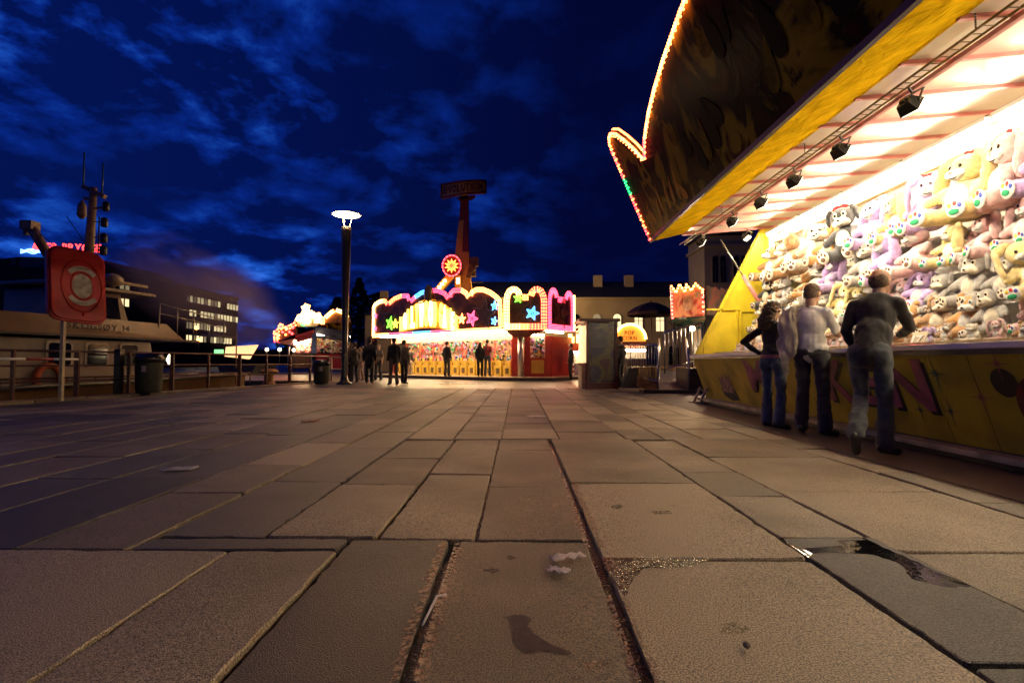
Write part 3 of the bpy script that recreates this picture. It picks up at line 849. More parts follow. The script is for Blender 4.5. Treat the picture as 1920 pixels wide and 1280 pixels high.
def toy_meshes(kind):
    """unit-high sitting toy facing +Y"""
    if kind in TM: return TM[kind]
    w = plush('white', PC['white'])
    d = {}
    d['body'] = blob('body', [('e', (0, 0, .30), (.215, .185, .27)), ('e', (0, .0, .20), (.235, .21, .19)),
        ('c', (-.13, .06, .12), (-.20, .36, .115), .105, .112), ('c', (.13, .06, .12), (.20, .36, .115), .105, .112),
        ('c', (-.17, .02, .47), (-.25, .20, .33), .065, .072), ('c', (.17, .02, .47), (.25, .20, .33), .065, .072)], w, .026, 5)
    d['belly'] = blob('belly', [('e', (0, .085, .31), (.15, .125, .2))], w, .03, 2)
    if kind == 'bunny':
        d['head'] = blob('head', [('e', (0, .02, .69), (.18, .165, .175)), ('e', (0, .06, .64), (.16, .14, .12))], w, .026, 4)
        d['muzzle'] = blob('muzzle', [('e', (-.045, .165, .625), (.07, .06, .06)), ('e', (.045, .165, .625), (.07, .06, .06)), ('e', (0, .14, .59), (.07, .06, .05))], w, .018, 3)
        d['ear'] = blob('ear', [('e', (.12, .01, .86), (.07, .05, .06)), ('e', (.21, .03, .82), (.07, .05, .08)), ('e', (.275, .05, .68), (.042, .085, .17)), ('e', (.30, .07, .50), (.040, .10, .19))], w, .02, 3)
    else:
        d['head'] = blob('head', [('e', (0, .02, .70), (.19, .165, .17)), ('e', (-.08, .08, .63), (.09, .1, .08)), ('e', (.08, .08, .63), (.09, .1, .08))], w, .026, 4)
        d['muzzle'] = blob('muzzle', [('e', (0, .20, .625), (.10, .10, .07)), ('e', (-.06, .15, .61), (.08, .07, .065)), ('e', (.06, .15, .61), (.08, .07, .065)), ('e', (-.055, .13, .73), (.055, .05, .075)), ('e', (.055, .13, .73), (.055, .05, .075))], w, .018, 3)
        if kind == 'dog':
            d['ear'] = blob('ear', [('e', (.17, 0, .83), (.05, .04, .06)), ('e', (.205, .02, .75), (.04, .06, .10)), ('e', (.215, .04, .67), (.035, .055, .08))], w, .02, 3)
        else:
            d['ear'] = blob('ear', [('e', (.15, 0, .85), (.075, .045, .075))], w, .02, 3)
    d['ear2'] = d['ear'].copy()
    for v in d['ear2'].vertices: v.co.x *= -1
    d['ear2'].flip_normals()
    b = MB(); b.sph((0, 0, 0), (.098, .03, .108), 14, 8); d['sole'] = b.mesh('sole', [w])
    b = MB()
    if kind == 'bunny':
        for (x_, z_, r1_, r2_, m_) in ((-.055, .035, .022, .03, 2), (-.01, .062, .02, .032, 0), (.042, .045, .022, .03, 1), (.005, -.035, .055, .04, 3)):
            b.sph((x_, .024, z_), (r1_, .012, r2_), 10, 6, m_)
    else:
        for (x_, z_, r1_, r2_) in ((-.05, .035, .02, .028), (0, .062, .02, .028), (.05, .035, .02, .028), (0, -.03, .045, .04)):
            b.sph((x_, .024, z_), (r1_, .012, r2_), 10, 6, 4)
    d['pad'] = b.mesh('pad', PADC)
    b = MB(); b.sph((0, 0, 0), (.02, .014, .026), 8, 6); d['eye'] = b.mesh('eye', [M_EYE])
    b = MB(); b.sph((0, .235 if kind == 'bunny' else .305, .645), (.022, .016, .016), 8, 6); d['nose'] = b.mesh('nose', [PL['pink'] if kind == 'bunny' else M_EYE])
    b = MB(); b.tube([Vector((.055 * math.sin(a), (.222 if kind == 'bunny' else .285) - .03 * abs(math.sin(a)), .595 - .028 * math.cos(a))) for a in [(-1.2 + .3 * i) for i in range(9)]], .006, 5); d['mouth'] = b.mesh('mouth', [M_EYE])
    b = MB()
    for s_ in (-1, 1):
        b.sph((s_ * .07, 0, .88), (.07, .025, .035), 8, 6, 0, Matrix.Rotation(s_ * .35, 3, 'Y'))
    b.sph((0, .005, .88), .025, 8, 6); d['bow'] = b.mesh('bow', [M_RIB])
    TM[kind] = d
    return d
MC = {}
def mcol(me, key, mat):
    k_ = (me.name, key)
    if k_ not in MC:
        c = me.copy(); c.materials[0] = mat; MC[k_] = c
    return MC[k_]
def toy(kind, col, loc, size, rz, tilt, label, group, bow=False, light='white'):
    d = toy_meshes(kind)
    r = bpy.data.objects.new('plush_' + kind, None); COL.objects.link(r); r.empty_display_size = .1
    LOCAL.add(r.name)
    r.location = loc; r.scale = (size * rnd.uniform(.9, 1.15), size * rnd.uniform(.85, 1.1), size * rnd.uniform(.9, 1.08)); r.rotation_euler = (tilt, rnd.uniform(-.24, .24), rz)
    tag(r, label, 'plush toy', group)
    mc = PL[col]; ml = PL[light]
    link('body', mcol(d['body'], col, mc), r)
    link('belly', mcol(d['belly'], light, ml), r)
    hd = link('head', mcol(d['head'], col, mc), r)
    hd.rotation_euler = (0, rnd.uniform(-.12, .12), rnd.uniform(-.5, .5))
    link('muzzle', mcol(d['muzzle'], light, ml), hd)
    link('nose', d['nose'], hd); link('mouth', d['mouth'], hd)
    ze = .715 if kind == 'bunny' else .745
    for s_ in (-1, 1):
        link('eye', d['eye'], hd, (s_ * .062, .172 if kind == 'bunny' else .175, ze))
        link('ear', mcol(d['ear'] if s_ > 0 else d['ear2'], col if kind != 'dog' else col, mc), hd)
        so = link('foot_sole', mcol(d['sole'], light, ml), r, (s_ * .205, .455, .118))
        link('pads', d['pad'], so)
    if bow: link('bow', d['bow'], hd)
    return r
TOP = [('bunny', 'lilac'), ('bunny', 'pink'), ('bunny', 'yellow'), ('bunny', 'lilac'), ('bunny', 'yellow'), ('bunny', 'lilac'), ('dog', 'black'), ('dog', 'orange'), ('dog', 'cream'), ('dog', 'brown'), ('dog', 'grey'), ('bear', 'brown')]
R2 = [('bunny', 'yellow'), ('bunny', 'pink'), ('bunny', 'pink'), ('bunny', 'yellow'), ('bear', 'pink'), ('bunny', 'lilac'), ('dog', 'grey'), ('dog', 'grey'), ('bunny', 'lilac'), ('dog', 'cream'), ('dog', 'orange'), ('bear', 'grey'), ('dog', 'brown'), ('dog', 'black')]
R3 = [('dog', 'black'), ('bunny', 'yellow'), ('dog', 'grey'), ('dog', 'grey'), ('dog', 'grey'), ('bunny', 'lilac'), ('bunny', 'pink'), ('bear', 'grey'), ('bunny', 'yellow'), ('bunny', 'yellow'), ('dog', 'grey'), ('dog', 'orange'), ('dog', 'grey'), ('bear', 'brown'), ('dog', 'black'), ('dog', 'orange'), ('dog', 'grey')]
R4 = [('bunny', 'yellow'), ('bunny', 'pink'), ('dog', 'grey'), ('bear', 'orange'), ('dog', 'brown'), ('bear', 'orange'), ('dog', 'grey'), ('bunny', 'yellow'), ('bear', 'grey'), ('dog', 'grey'), ('bunny', 'yellow'), ('bear', 'cream'), ('dog', 'grey'), ('dog', 'orange'), ('bear', 'brown'), ('dog', 'grey'), ('bear', 'orange'), ('dog', 'black')]
R5 = [('bunny', 'cream'), ('bunny', 'yellow'), ('bear', 'orange'), ('bunny', 'pink'), ('dog', 'cream'), ('bear', 'brown'), ('bunny', 'lilac'), ('dog', 'orange'), ('bunny', 'pink'), ('bunny', 'white'), ('bunny', 'yellow'), ('bear', 'pink'), ('bunny', 'pink'), ('bunny', 'lilac'), ('bunny', 'yellow'), ('bunny', 'pink'), ('dog', 'orange'), ('bunny', 'white'), ('bear', 'pink'), ('bunny', 'yellow'), ('bunny', 'pink'), ('bear', 'brown'), ('bunny', 'lilac'), ('bunny', 'pink')]
def row(items, y0, y1, x, z, size, rowname, group):
    n = len(items)
    for i, (kd, cl) in enumerate(items):
        y = y0 + (y1 - y0) * (i + rnd.uniform(-.12, .12)) / max(1, n - 1)
        s_ = size * rnd.uniform(.88, 1.15)
        lt = 'white' if cl != 'white' else 'cream'
        if kd == 'dog' and cl in ('orange', 'brown', 'grey', 'black'): lt = 'cream'
        bow = (rowname == 'top' and kd == 'bunny') or (kd == 'dog' and i % 3 == 0)
        lab = '%s plush %s%s, %s from the right in the %s row of toys' % (cl, kd, ' with floppy ears' if kd == 'bunny' else '', ordn(i), rowname)
        toy(kd, cl, (x + rnd.uniform(-.03, .03), y, z + rnd.uniform(-.03, .03)), s_, PI / 2 + rnd.uniform(-.25, .6), rnd.uniform(-.22, .10), lab, group, bow, lt)
row(TOP, 4.95, 10.6, 5.30, 2.50, .86, 'top', 'big plush toys hung in the top row')
row(R2, 4.75, 10.65, 5.22, 1.98, .66, 'second', 'plush toys in the second row')
row(R3, 4.65, 10.7, 5.12, 1.50, .60, 'third', 'plush toys in the third row')
row(R4, 4.55, 10.7, 4.98, 1.16, .50, 'fourth', 'plush toys in the fourth row')
row(R5, 4.15, 10.6, 4.62, 1.045, .24, 'bottom', 'small plush toys along the counter')
# stepped display shelf that carries the rows
for (x_, z_, w_) in ((5.25, 1.13, .62), (5.33, 1.47, .46), (5.40, 1.95, .34), (5.46, 2.47, .24)):
    b = MB(); b.box((x_ + .1, 7.4, z_), (w_, 7.0, .03)); b.build('display_shelf', M_WHITE, booth)
b = MB(); b.box((4.62, 7.4, .995), (.85, 7.0, .03)); b.build('display_shelf', M_WOOD, booth)
# number card 17
cd = root('price_card', (4.35, 5.62, 1.015), 'cream card with the number 17 standing on the counter among toys', 'card')
b = MB(); b.prism([(4.33, 5.72, 1.02), (4.33, 5.52, 1.02), (4.40, 5.52, 1.19), (4.40, 5.72, 1.19)], (.006, 0, 0)); b.build('card', M('card', (.7, .6, .42), .7, var=.1), cd)
b = MB(); cu_ = Vector((.07, 0, .17)).normalized(); word(b, '17', Vector((4.333, 5.69, 1.045)) + Vector((-.004, 0, 0)), (0, -1, 0), cu_, (-1, 0, 0), .12, .003, width=.14, bold=.02); b.build('number', M_WHITE, cd)
for i in range(3):
    crumple('red_cloth', (4.18 + .02 * i, 5.35 + i * .42, 0), .12, .32, .05, M_RIB, ['red cloth bunched on the counter, right of the number card', 'red cloth bunched on the counter below the number card', 'red cloth bunched on the counter, left of the number card'][i], 'cloth')
    bpy.data.objects[-1] if False else None
for o in [q for q in COL.objects if q.name.startswith('red_cloth')]:
    o.location.z = 1.012
# ------------------------------------------------------------------ people
SKIN = M('skin', (.50, .29, .19), .5, var=.10, scale=10, bump=.1, bscale=150, spec=.35)
def cloth(name, c, rough=.85, bump=.35, bs=180):
    return M('cloth_' + name, c, rough, var=.22, scale=5, bump=bump, bscale=bs, sheen=.2)
def person(label, loc, rz, h=1.76, J=None, top=('tee', (.7, .68, .64)), legs=(.03, .04, .06), hair=(.05, .03, .02), hairkind='short', near=True, build=1.0, shoe=(.03, .028, .026), lean=None, group=None, extra=None):
    r = root('person', loc, label, 'person', group, local=True, rz=rz)
    k = h / 1.76
    P = dict(pel=(0, 0, .95), che=(0, .0, 1.28), neck=(0, -.01, 1.46), head=(0, .02, 1.635),
             shL=(-.165, 0, 1.405), shR=(.165, 0, 1.405), elL=(-.225, -.03, 1.13), elR=(.225, -.03, 1.13), wrL=(-.23, .08, .89), wrR=(.23, .08, .89),
             hiL=(-.095, 0, .92), hiR=(.095, 0, .92), knL=(-.10, .03, .50), knR=(.10, .03, .50), anL=(-.105, -.01, .09), anR=(.105, -.01, .09),
             toL=(-.125, .15, .035), toR=(.125, .15, .035), look=(0, 1, -.1))
    P.update(J or {})
    P = {a: Vector(b_) for a, b_ in P.items()}
    look = P.pop('look').normalized()
    for a in P: P[a] = P[a] * k
    vx = .009 if near else .024
    w = build
    hd = P['head']
    side = look.cross(Vector((0, 0, 1))).normalized(); upv = side.cross(look)
    H = Matrix((side, look, upv)).transposed()
    def hp(x, y, z): return hd + H @ Vector((x, y, z)) * k
    tw = P['shR'] - P['shL']; tx = Vector((tw.x, tw.y, 0)).normalized(); T = Matrix((tx, Vector((-tx.y, tx.x, 0)), Vector((0, 0, 1)))).transposed()
    fwd = T @ Vector((0, 1, 0))
    wai = P['pel'].lerp(P['che'], .42)
    pw = P['hiR'] - P['hiL']; pxv = Vector((pw.x, pw.y, 0)).normalized(); TP = Matrix((pxv, Vector((-pxv.y, pxv.x, 0)), Vector((0, 0, 1)))).transposed()
    def torso(g):
        return [('e', P['che'], ((.155 * w + g) * k, (.115 * w + g) * k, (.20 + g) * k), T), ('e', wai, ((.145 * w + g) * k, (.108 * w + g) * k, (.17 + g) * k), T),
                ('e', P['pel'] - fwd * .01, ((.165 * w + g) * k, (.12 * w + g) * k, (.12 + g) * k), TP), ('c', P['shL'].lerp(P['shR'], .06), P['shR'].lerp(P['shL'], .06), (.055 + g * .7) * k, (.055 + g * .7) * k), ('c', P['che'], P['neck'], (.09 + g) * k, (.055 + g * .5) * k), ('c', P['neck'] + Vector((0, 0, .0)), P['shL'], (.05 + g * .5) * k, (.045 + g * .6) * k), ('c', P['neck'], P['shR'], (.05 + g * .5) * k, (.045 + g * .6) * k)]
    def arm(s_, g, part=1.0):
        a, e_, w_ = P['sh' + s_], P['el' + s_], P['wr' + s_]
        out_ = [('c', a, a.lerp(e_, min(1, part * 2)), (.054 * w + g) * k, (.043 * w + g) * k)]
        if part > .5: out_.append(('c', e_, e_.lerp(w_, min(1, part * 2 - 1)), (.042 * w + g) * k, (.031 + g) * k))
        return out_
    def leg(s_, g, hem=0):
        a, e_, n_ = P['hi' + s_], P['kn' + s_], P['an' + s_]
        return [('c', a, e_, (.084 * w + g) * k, (.058 * w + g) * k), ('c', e_, n_.lerp(e_, .04), (.058 * w + g) * k, (.044 + g + hem) * k), ('e', a - TP @ Vector((0, .03, .02)) * k, ((.082 * w + g) * k, (.085 * w + g) * k, (.11 + g) * k))]
    def hand(s_):
        e_, w_ = P['el' + s_], P['wr' + s_]
        d = (w_ - e_).normalized(); sd = 1 if s_ == 'R' else -1
        n_ = d.cross(fwd); n_ = n_.normalized() if n_.length > .1 else Vector((sd, 0, 0))
        q = n_.cross(d)
        pc = w_ + d * .05 * k
        pr = [('c', w_, pc + d * .025 * k, .028 * k, .032 * k), ('c', pc - q * .022 * k, pc + q * .022 * k + d * .02 * k, .02 * k, .02 * k)]
        if near:
            for i_, ln in enumerate((.070, .080, .074, .058)):
                b0 = pc + d * .035 * k + q * (.030 - .020 * i_) * k
                b1 = b0 + (d * .9 - n_ * .25 * sd) * ln * .5 * k; b2 = b1 + (d * .55 - n_ * .75 * sd) * ln * .5 * k
                pr += [('c', b0, b1, .0105 * k, .0095 * k), ('c', b1, b2, .0095 * k, .008 * k)]
            t0 = pc - d * .02 * k + q * .03 * k; t1 = t0 + (d * .5 + q * .8) * .035 * k
            pr += [('c', t0, t1, .013 * k, .011 * k), ('c', t1, t1 + d * .03 * k, .011 * k, .009 * k)]
        else:
            pr.append(('c', pc, pc + d * .08 * k, .03 * k, .018 * k))
        return pr
    headp = [('e', hp(0, -.012, .028), (.082 * k, .103 * k, .103 * k), H), ('e', hp(0, .018, -.035), (.066 * k, .080 * k, .090 * k), H), ('c', P['neck'], hp(0, -.025, -.07), .056 * k, .052 * k),
             ('c', hp(0, .085, .012), hp(0, .108, -.025), .011 * k, .016 * k), ('e', hp(0, .07, -.10), (.03 * k, .028 * k, .022 * k), H), ('c', hp(-.045, .078, .03), hp(.045, .078, .03), .014 * k, .014 * k), ('c', hp(-.022, .088, -.065), hp(.022, .088, -.065), .009 * k, .009 * k)]
    for s_ in (-1, 1):
        headp += [('e', hp(s_ * .078, -.012, -.005), (.010 * k, .022 * k, .034 * k), H)]
    body = headp + torso(-.012) + arm('L', -.006) + arm('R', -.006) + hand('L') + hand('R') + leg('L', -.014) + leg('R', -.014)
    for s_ in 'LR':
        body += [('c', P['an' + s_], P['to' + s_], .034 * k, .026 * k)]
    link('body', blob('body', body, SKIN, vx if near else .02, 3), r)
    # trousers
    tm = cloth('trousers_%.3f_%.3f_%.3f' % tuple(legs), legs)
    tr = leg('L', .009, .024) + leg('R', .009, .024) + [('e', P['pel'] - fwd * .01 * k, ((.168 * w + .012) * k, (.125 * w + .012) * k, .105 * k), TP)]
    link('trousers', blob('trousers', tr, tm, .013 if near else .026, 5, folds=.014 if near else 0, ffreq=8, seed=len(label), stretch=(1, 1, 1.5)), r)
    # top
    knd, tc_ = top
    tm = cloth('top_%.3f_%.3f_%.3f' % tuple(tc_), tc_)
    g = {'tee': .010, 'jacket': .018, 'coat': .024, 'tight': .006}[knd]
    tp = torso(g)[:2] + torso(g)[3:]
    hem = {'tee': .02, 'jacket': -.04, 'coat': -.22, 'tight': .07}[knd]
    tp.append(('c', wai, P['pel'] + Vector((0, 0, hem)) * k, (.125 * w + g) * k, (.135 * w + g) * k))
    tp.append(('e', P['pel'] + Vector((0, 0, hem + .03)) * k, ((.168 * w + g) * k, (.128 * w + g) * k, .085 * k), TP))
    for s_ in 'LR': tp += arm(s_, g * .6 if knd != 'tight' else .005, .42 if knd == 'tee' else .96)
    if knd == 'jacket' and near:
        tp += [('e', P['neck'] - fwd * .075 * k + Vector((0, 0, -.04)) * k, (.13 * k, .07 * k, .10 * k), T)]
    link('jacket' if knd in ('jacket', 'coat') else 'shirt', blob('top', tp, tm, .012 if near else .026, 5, folds=(.015 if knd == 'jacket' else .012) if near else 0, ffreq=9, seed=len(label) + 3, stretch=(1, 1, .7)), r)
    # shoes
    sm_ = M('shoe_%.2f' % shoe[0], shoe, .45, var=.15)
    for s_ in 'LR':
        a, t_ = P['an' + s_], P['to' + s_]
        hl = a - (t_ - a) * .32 + Vector((0, 0, -.035)) * k if (t_ - a).z > -.12 else a - Vector((0, .05, .01)) * k
        link('shoe', blob('shoe', [('c', hl, t_, .042 * k, .038 * k), ('c', a, hl, .044 * k, .042 * k), ('c', hl + Vector((0, 0, -.01)), t_ + Vector((0, 0, -.006)), .036 * k, .034 * k)], sm_, .011 if near else .022, 3), r)
    # hair
    hm = M('hair_%.2f_%.2f' % (hair[0], hair[1]), hair, .6, var=.35, scale=40, bump=.8, bscale=220)
    if hairkind == 'short':
        hq = [('e', hp(0, -.022, .042), (.0845 * k, .100 * k, .0935 * k), H), ('e', hp(0, -.055, -.01), (.076 * k, .062 * k, .075 * k), H)]
        link('hair', blob('hair', hq, hm, .010 if near else .02, 2, folds=.003 if near else 0, ffreq=60), r)
    elif hairkind == 'receding':
        hq = [('e', hp(0, -.045, .01), (.086 * k, .074 * k, .084 * k), H)]
        link('hair', blob('hair', hq, hm, .010, 2, folds=.002, ffreq=60), r)
    elif hairkind == 'long':
        hq = [('e', hp(0, -.02, .04), (.092 * k, .108 * k, .10 * k), H), ('e', hp(0, -.07, -.06), (.11 * k, .075 * k, .12 * k), H), ('e', hp(.05, -.08, -.16), (.08 * k, .06 * k, .10 * k), H), ('e', hp(-.05, -.08, -.17), (.08 * k, .06 * k, .11 * k), H), ('e', hp(0, -.09, -.24), (.08 * k, .05 * k, .08 * k), H)]
        link('hair', blob('hair', hq, hm, .011 if near else .02, 2, folds=.022 if near else .006, ffreq=26), r)
    if near:
        for s_ in (-1, 1):
            b = MB(); b.sph(hp(s_ * .031, .078, .012), .0115 * k, 10, 8); b.build('eye', M_EYE, r)
    if extra: extra(r, P, k, hp)
    return r
# woman at the far side of the three: black top, jeans, arm akimbo
def belt(r, P, k, hp):
    b = MB()
    pts = [P['pel'] + Vector((.178 * math.cos(a), .138 * math.sin(a), .045)) * k for a in [2 * PI * i / 20 for i in range(21)]]
    for i in range(20): b.bar(pts[i], pts[i + 1] + (pts[i + 1] - pts[i]) * .05, .012, .045)
    b.build('belt', M('pink_belt', (.42, .14, .14), .5, var=.15), r)
person('woman in black top, jeans and pink belt, hand on her hip at the booth', (3.33, 6.72, 0), R(-62), 1.66,
       dict(shL=(-.145, 0, 1.385), shR=(.145, 0, 1.385), elL=(-.36, -.14, 1.20), wrL=(-.20, .02, 1.03), elR=(.22, .10, 1.14), wrR=(.14, .27, 1.06), head=(.0, .035, 1.62), look=(.15, 1, -.35), knL=(-.10, .02, .5), anL=(-.13, .02, .09), toL=(-.15, .17, .035), anR=(.11, -.06, .09), toR=(.15, .09, .035)),
       ('tight', (.012, .011, .012)), (.085, .115, .15), (.10, .05, .02), 'long', build=.88, extra=belt)
# man in white tee with a jacket over his shoulder
def slung(r, P, k, hp):
    c = cloth('cream_jacket', (.60, .52, .38))
    s0 = P['shL']
    pr = [('c', s0 + Vector((.0, .12, -.02)), s0 + Vector((-.01, -.09, .05)), .05, .05), ('e', s0 + Vector((-.05, -.12, -.16)), (.11, .05, .22)), ('e', s0 + Vector((-.06, -.13, -.38)), (.12, .045, .18)), ('e', s0 + Vector((-.09, -.10, -.58)), (.05, .04, .20)), ('e', s0 + Vector((-.0, .13, -.14)), (.07, .035, .16))]
    link('slung_jacket', blob('slung_jacket', pr, c, .013, 3, folds=.03, ffreq=9, stretch=(1.4, 1.4, .5)), r)
person('man in white t-shirt and dark jeans with a cream jacket slung over his shoulder', (3.50, 6.12, 0), R(-52), 1.80,
       dict(elL=(-.23, .06, 1.16), wrL=(-.05, .31, 1.16), elR=(.25, .08, 1.15), wrR=(.07, .33, 1.14), head=(0, .05, 1.63), look=(.1, 1, -.38), anL=(-.15, .03, .09), toL=(-.19, .18, .035), knL=(-.13, .04, .5), anR=(.14, -.05, .09), toR=(.2, .09, .035)),
       ('tee', (.88, .85, .78)), (.034, .032, .03), (.20, .12, .07), 'short', build=1.0, extra=slung)
# man in dark jacket leaning on the counter
person('balding man in dark hooded jacket leaning on the counter, one foot crossed behind', (3.36, 4.90, 0), R(-48), 1.80,
       dict(pel=(0, -.05, .95), che=(.02, .10, 1.27), neck=(.03, .17, 1.44), head=(.04, .22, 1.60), shL=(-.15, .10, 1.385), shR=(.185, .14, 1.385), elL=(-.215, .04, 1.14), wrL=(-.17, .16, .98), elR=(.24, .30, 1.17), wrR=(.12, .48, 1.10), look=(.25, 1, -.12),
            hiL=(-.095, -.05, .92), hiR=(.095, -.05, .92), knR=(.10, .0, .50), anR=(.10, -.05, .09), toR=(.16, .10, .035), knL=(-.09, .02, .50), anL=(-.06, -.30, .20), toL=(-.07, -.26, .045)),
       ('jacket', (.017, .014, .015)), (.06, .07, .075), (.20, .12, .07), 'receding', build=.92, shoe=(.025, .022, .02))
# visitors farther off
FP = [(692, 719, 'man in black coat walking towards the arcade, left of centre', (.012, .011, .012), (.02, .018, .016), 'coat', .2, 1.82), (738, 722, 'person in dark jacket and khaki trousers standing before the arcade', (.014, .012, .012), (.14, .10, .055), 'jacket', .6, 1.80),
      (757, 720, 'person in tan jacket beside the one in khaki trousers', (.16, .11, .06), (.03, .026, .022), 'jacket', -.5, 1.74), (664, 717, 'person in dark clothes right beside the lamp post', (.02, .016, .014), (.025, .02, .02), 'jacket', .9, 1.72),
      (677, 713, 'person in pale skirt farther behind the lamp post', (.30, .22, .18), (.25, .17, .13), 'tee', 2.4, 1.64), (781, 704, 'child in tan jacket near the left end of the arcade', (.28, .2, .12), (.02, .02, .02), 'jacket', -.9, 1.35),
      (650, 717, 'person in brown jacket left of the lamp post foot', (.10, .05, .03), (.03, .025, .02), 'jacket', .3, 1.74), (709, 714, 'person in grey top between the black coat and the khaki trousers', (.16, .13, .11), (.03, .03, .035), 'tee', 2.9, 1.70),
      (768, 708, 'person in pale trousers beside the child near the arcade', (.05, .035, .03), (.32, .25, .18), 'jacket', -.4, 1.72), (838, 704.5, 'person in dark clothes bending at the arcade machines, left of the red shirt', (.03, .025, .02), (.03, .03, .03), 'jacket', -.6, 1.70),
      (900, 704.5, 'woman in black at the arcade machines, with a shoulder bag', (.015, .013, .013), (.012, .012, .012), 'jacket', -.2, 1.66), (914, 704.5, 'man in red shirt and jeans at the arcade machines', (.42, .07, .06), (.10, .12, .16), 'tee', -.3, 1.80),
      (1052, 707, 'person in dark dress right of the arcade corner', (.02, .016, .016), (.03, .025, .025), 'coat', .4, 1.72), (1070, 712, 'man in black suit standing near the candy stall', (.012, .011, .013), (.012, .011, .012), 'jacket', 1.2, 1.78),
      (1163, 727, 'dark-clothed person behind the ticket kiosk', (.015, .014, .015), (.02, .02, .02), 'jacket', .8, 1.74)]
for (x_, y_, lab, c1, c2, knd, rz, hh) in FP:
    d_ = gy(y_)
    zb = .17 if y_ in (704.5,) else 0
    if zb: d_ = 24.6
    wk = rnd.uniform(-.12, .12)
    person(lab, ((x_ - VX) / F_PX * d_, d_, zb), rz, hh, dict(anL=(-.1, wk, .09), toL=(-.12, wk + .15, .035), anR=(.1, -wk, .09), toR=(.12, -wk + .15, .035)), (knd, c1), c2, (.04, .025, .015), 'long' if 'woman' in lab or 'skirt' in lab else 'short', near=False, group='visitors in the square')
# ------------------------------------------------------------------ arcade with lit signs
A_ = Vector((-8.5, 30, 0)); B_ = Vector((-.65, 24, 0)); C_ = Vector((1.4, 24, 0)); D_pt = Vector((2.86, 25.9, 0))
M_RED = M('red_lacquer', (.45, .035, .02), .35, var=.15)
M_CABY = M('cabinet_yellow', (.62, .42, .06), .4, var=.12)
M_SIGNBG = mural_mat('sign_mural', [(.3, (.02, .012, .012)), (.5, (.07, .03, .015)), (.58, (.16, .07, .02)), (.7, (.03, .015, .02))], 1.2, .3, (1, 1, .8), .1)
M_GLASS = bpy.data.materials.new('glass'); M_GLASS.use_nodes = True
_b = M_GLASS.node_tree.nodes['Principled BSDF']; _b.inputs['Transmission Weight'].default_value = 1; _b.inputs['Roughness'].default_value = .03; _b.inputs['IOR'].default_value = 1.05
M_STRIP_L = M('lit_strip', (1, 1, 1), .5, var=0, emit=(1, .74, .42), es=70)
arc = root('arcade', (-3.5, 28.5, 0), 'fairground arcade with bulb-edged signs and rows of yellow machines', 'arcade')
def axis(p0, p1):
    d = (p1 - p0).normalized(); return d, Vector((-d.y, d.x, 0))       # along, inward (away from the viewer)
def sfor(x, p0, p1):
    k_ = (x - VX) / F_PX; d = p1 - p0
    t_ = (k_ * p0.y - p0.x) / (d.x - k_ * d.y); return t_ * d.length
def zfor(y, p): return CAM_H - (y - VY) / F_PX * p.y
def bulb_line(mb, pts, nrm, sp, r, cf, rows=2, inset=.08):
    """pts: outline in space; rows of bulbs along it"""
    acc = 0; i_ = 0
    for a, c in zip(pts[:-1], pts[1:]):
        L = (c - a).length
        if L < 1e-4: continue
        d = (c - a) / L; q = nrm.cross(d)
        while acc < L:
            p = a + d * acc
            for rw_ in range(rows):
                mb.sph(p + q * inset * rw_ + nrm * .03, r, 6, 4, mi=cf(p, i_))
            acc += sp; i_ += 1
        acc -= L
def star_pts(c, u, w, r, n=5, rot=0, inner=.42):
    return [c + u * (r * (1 if i % 2 == 0 else inner) * math.sin(rot + PI * i / n)) + w * (r * (1 if i % 2 == 0 else inner) * math.cos(rot + PI * i / n)) for i in range(2 * n)]
UP = Vector((0, 0, 1))
d1, n1_ = axis(A_, B_)
LAB = (B_ - A_).length
def on_ab(s_, z, out_=0): return A_ + d1 * s_ + UP * z - n1_ * out_
def pxab(x, y):
    s_ = sfor(x, A_, B_); p = A_ + d1 * s_; return s_, zfor(y, p)
top_px = [(697, 575), (702, 568), (711, 562), (722, 560), (727, 567), (738, 557), (752, 551), (766, 551), (769, 562), (778, 553), (790, 545), (806, 541), (822, 541), (836, 547), (843, 557), (843, 548), (850, 541), (866, 540), (876, 546), (881, 554), (884, 544), (894, 539), (908, 539), (922, 545), (934, 554), (941, 562)]
prof1 = [pxab(*q) for q in top_px]
poly = [(0.02, 2.42)] + [(max(.02, s_), z) for s_, z in prof1] + [(LAB, 2.42)]
b = MB(); b.prism([on_ab(s_, z) for s_, z in poly], n1_ * .12); sg = b.build('sign_board', M_SIGNBG, arc)
b = MB()
def cf1(p, i_):
    s_ = (p - A_).dot(d1)
    if s_ < 1.0: return 3 if i_ % 2 else 2
    if s_ < 2.6: return 0 if p.z < 4.3 else (1 if i_ % 3 else 0)
    if s_ < 3.7: return 5
    if s_ < 5.1: return 6
    if s_ < 5.9: return 5
    if s_ < 7.2: return 0 if i_ % 2 else 5
    return 2 if i_ % 3 else 1
bulb_line(b, [on_ab(s_, z, .02) for s_, z in poly[:-1]] + [on_ab(LAB - .03, 2.5, .02)], -n1_, .07, .030, cf1, 3, -.09)
def cf2(p, i_):
    s_ = (p - A_).dot(d1)
    return 2 if s_ < 1.5 else 5 if s_ < 3.5 else 6 if s_ < 5 else 5 if s_ < 6.5 else 2
bulb_line(b, [on_ab(.05, 2.50, .02), on_ab(LAB - .05, 2.50, .02)], -n1_, .07, .028, cf2, 3, -.085)
o = b.build('bulb_chain', BM, sg); tag(o, kind='stuff')
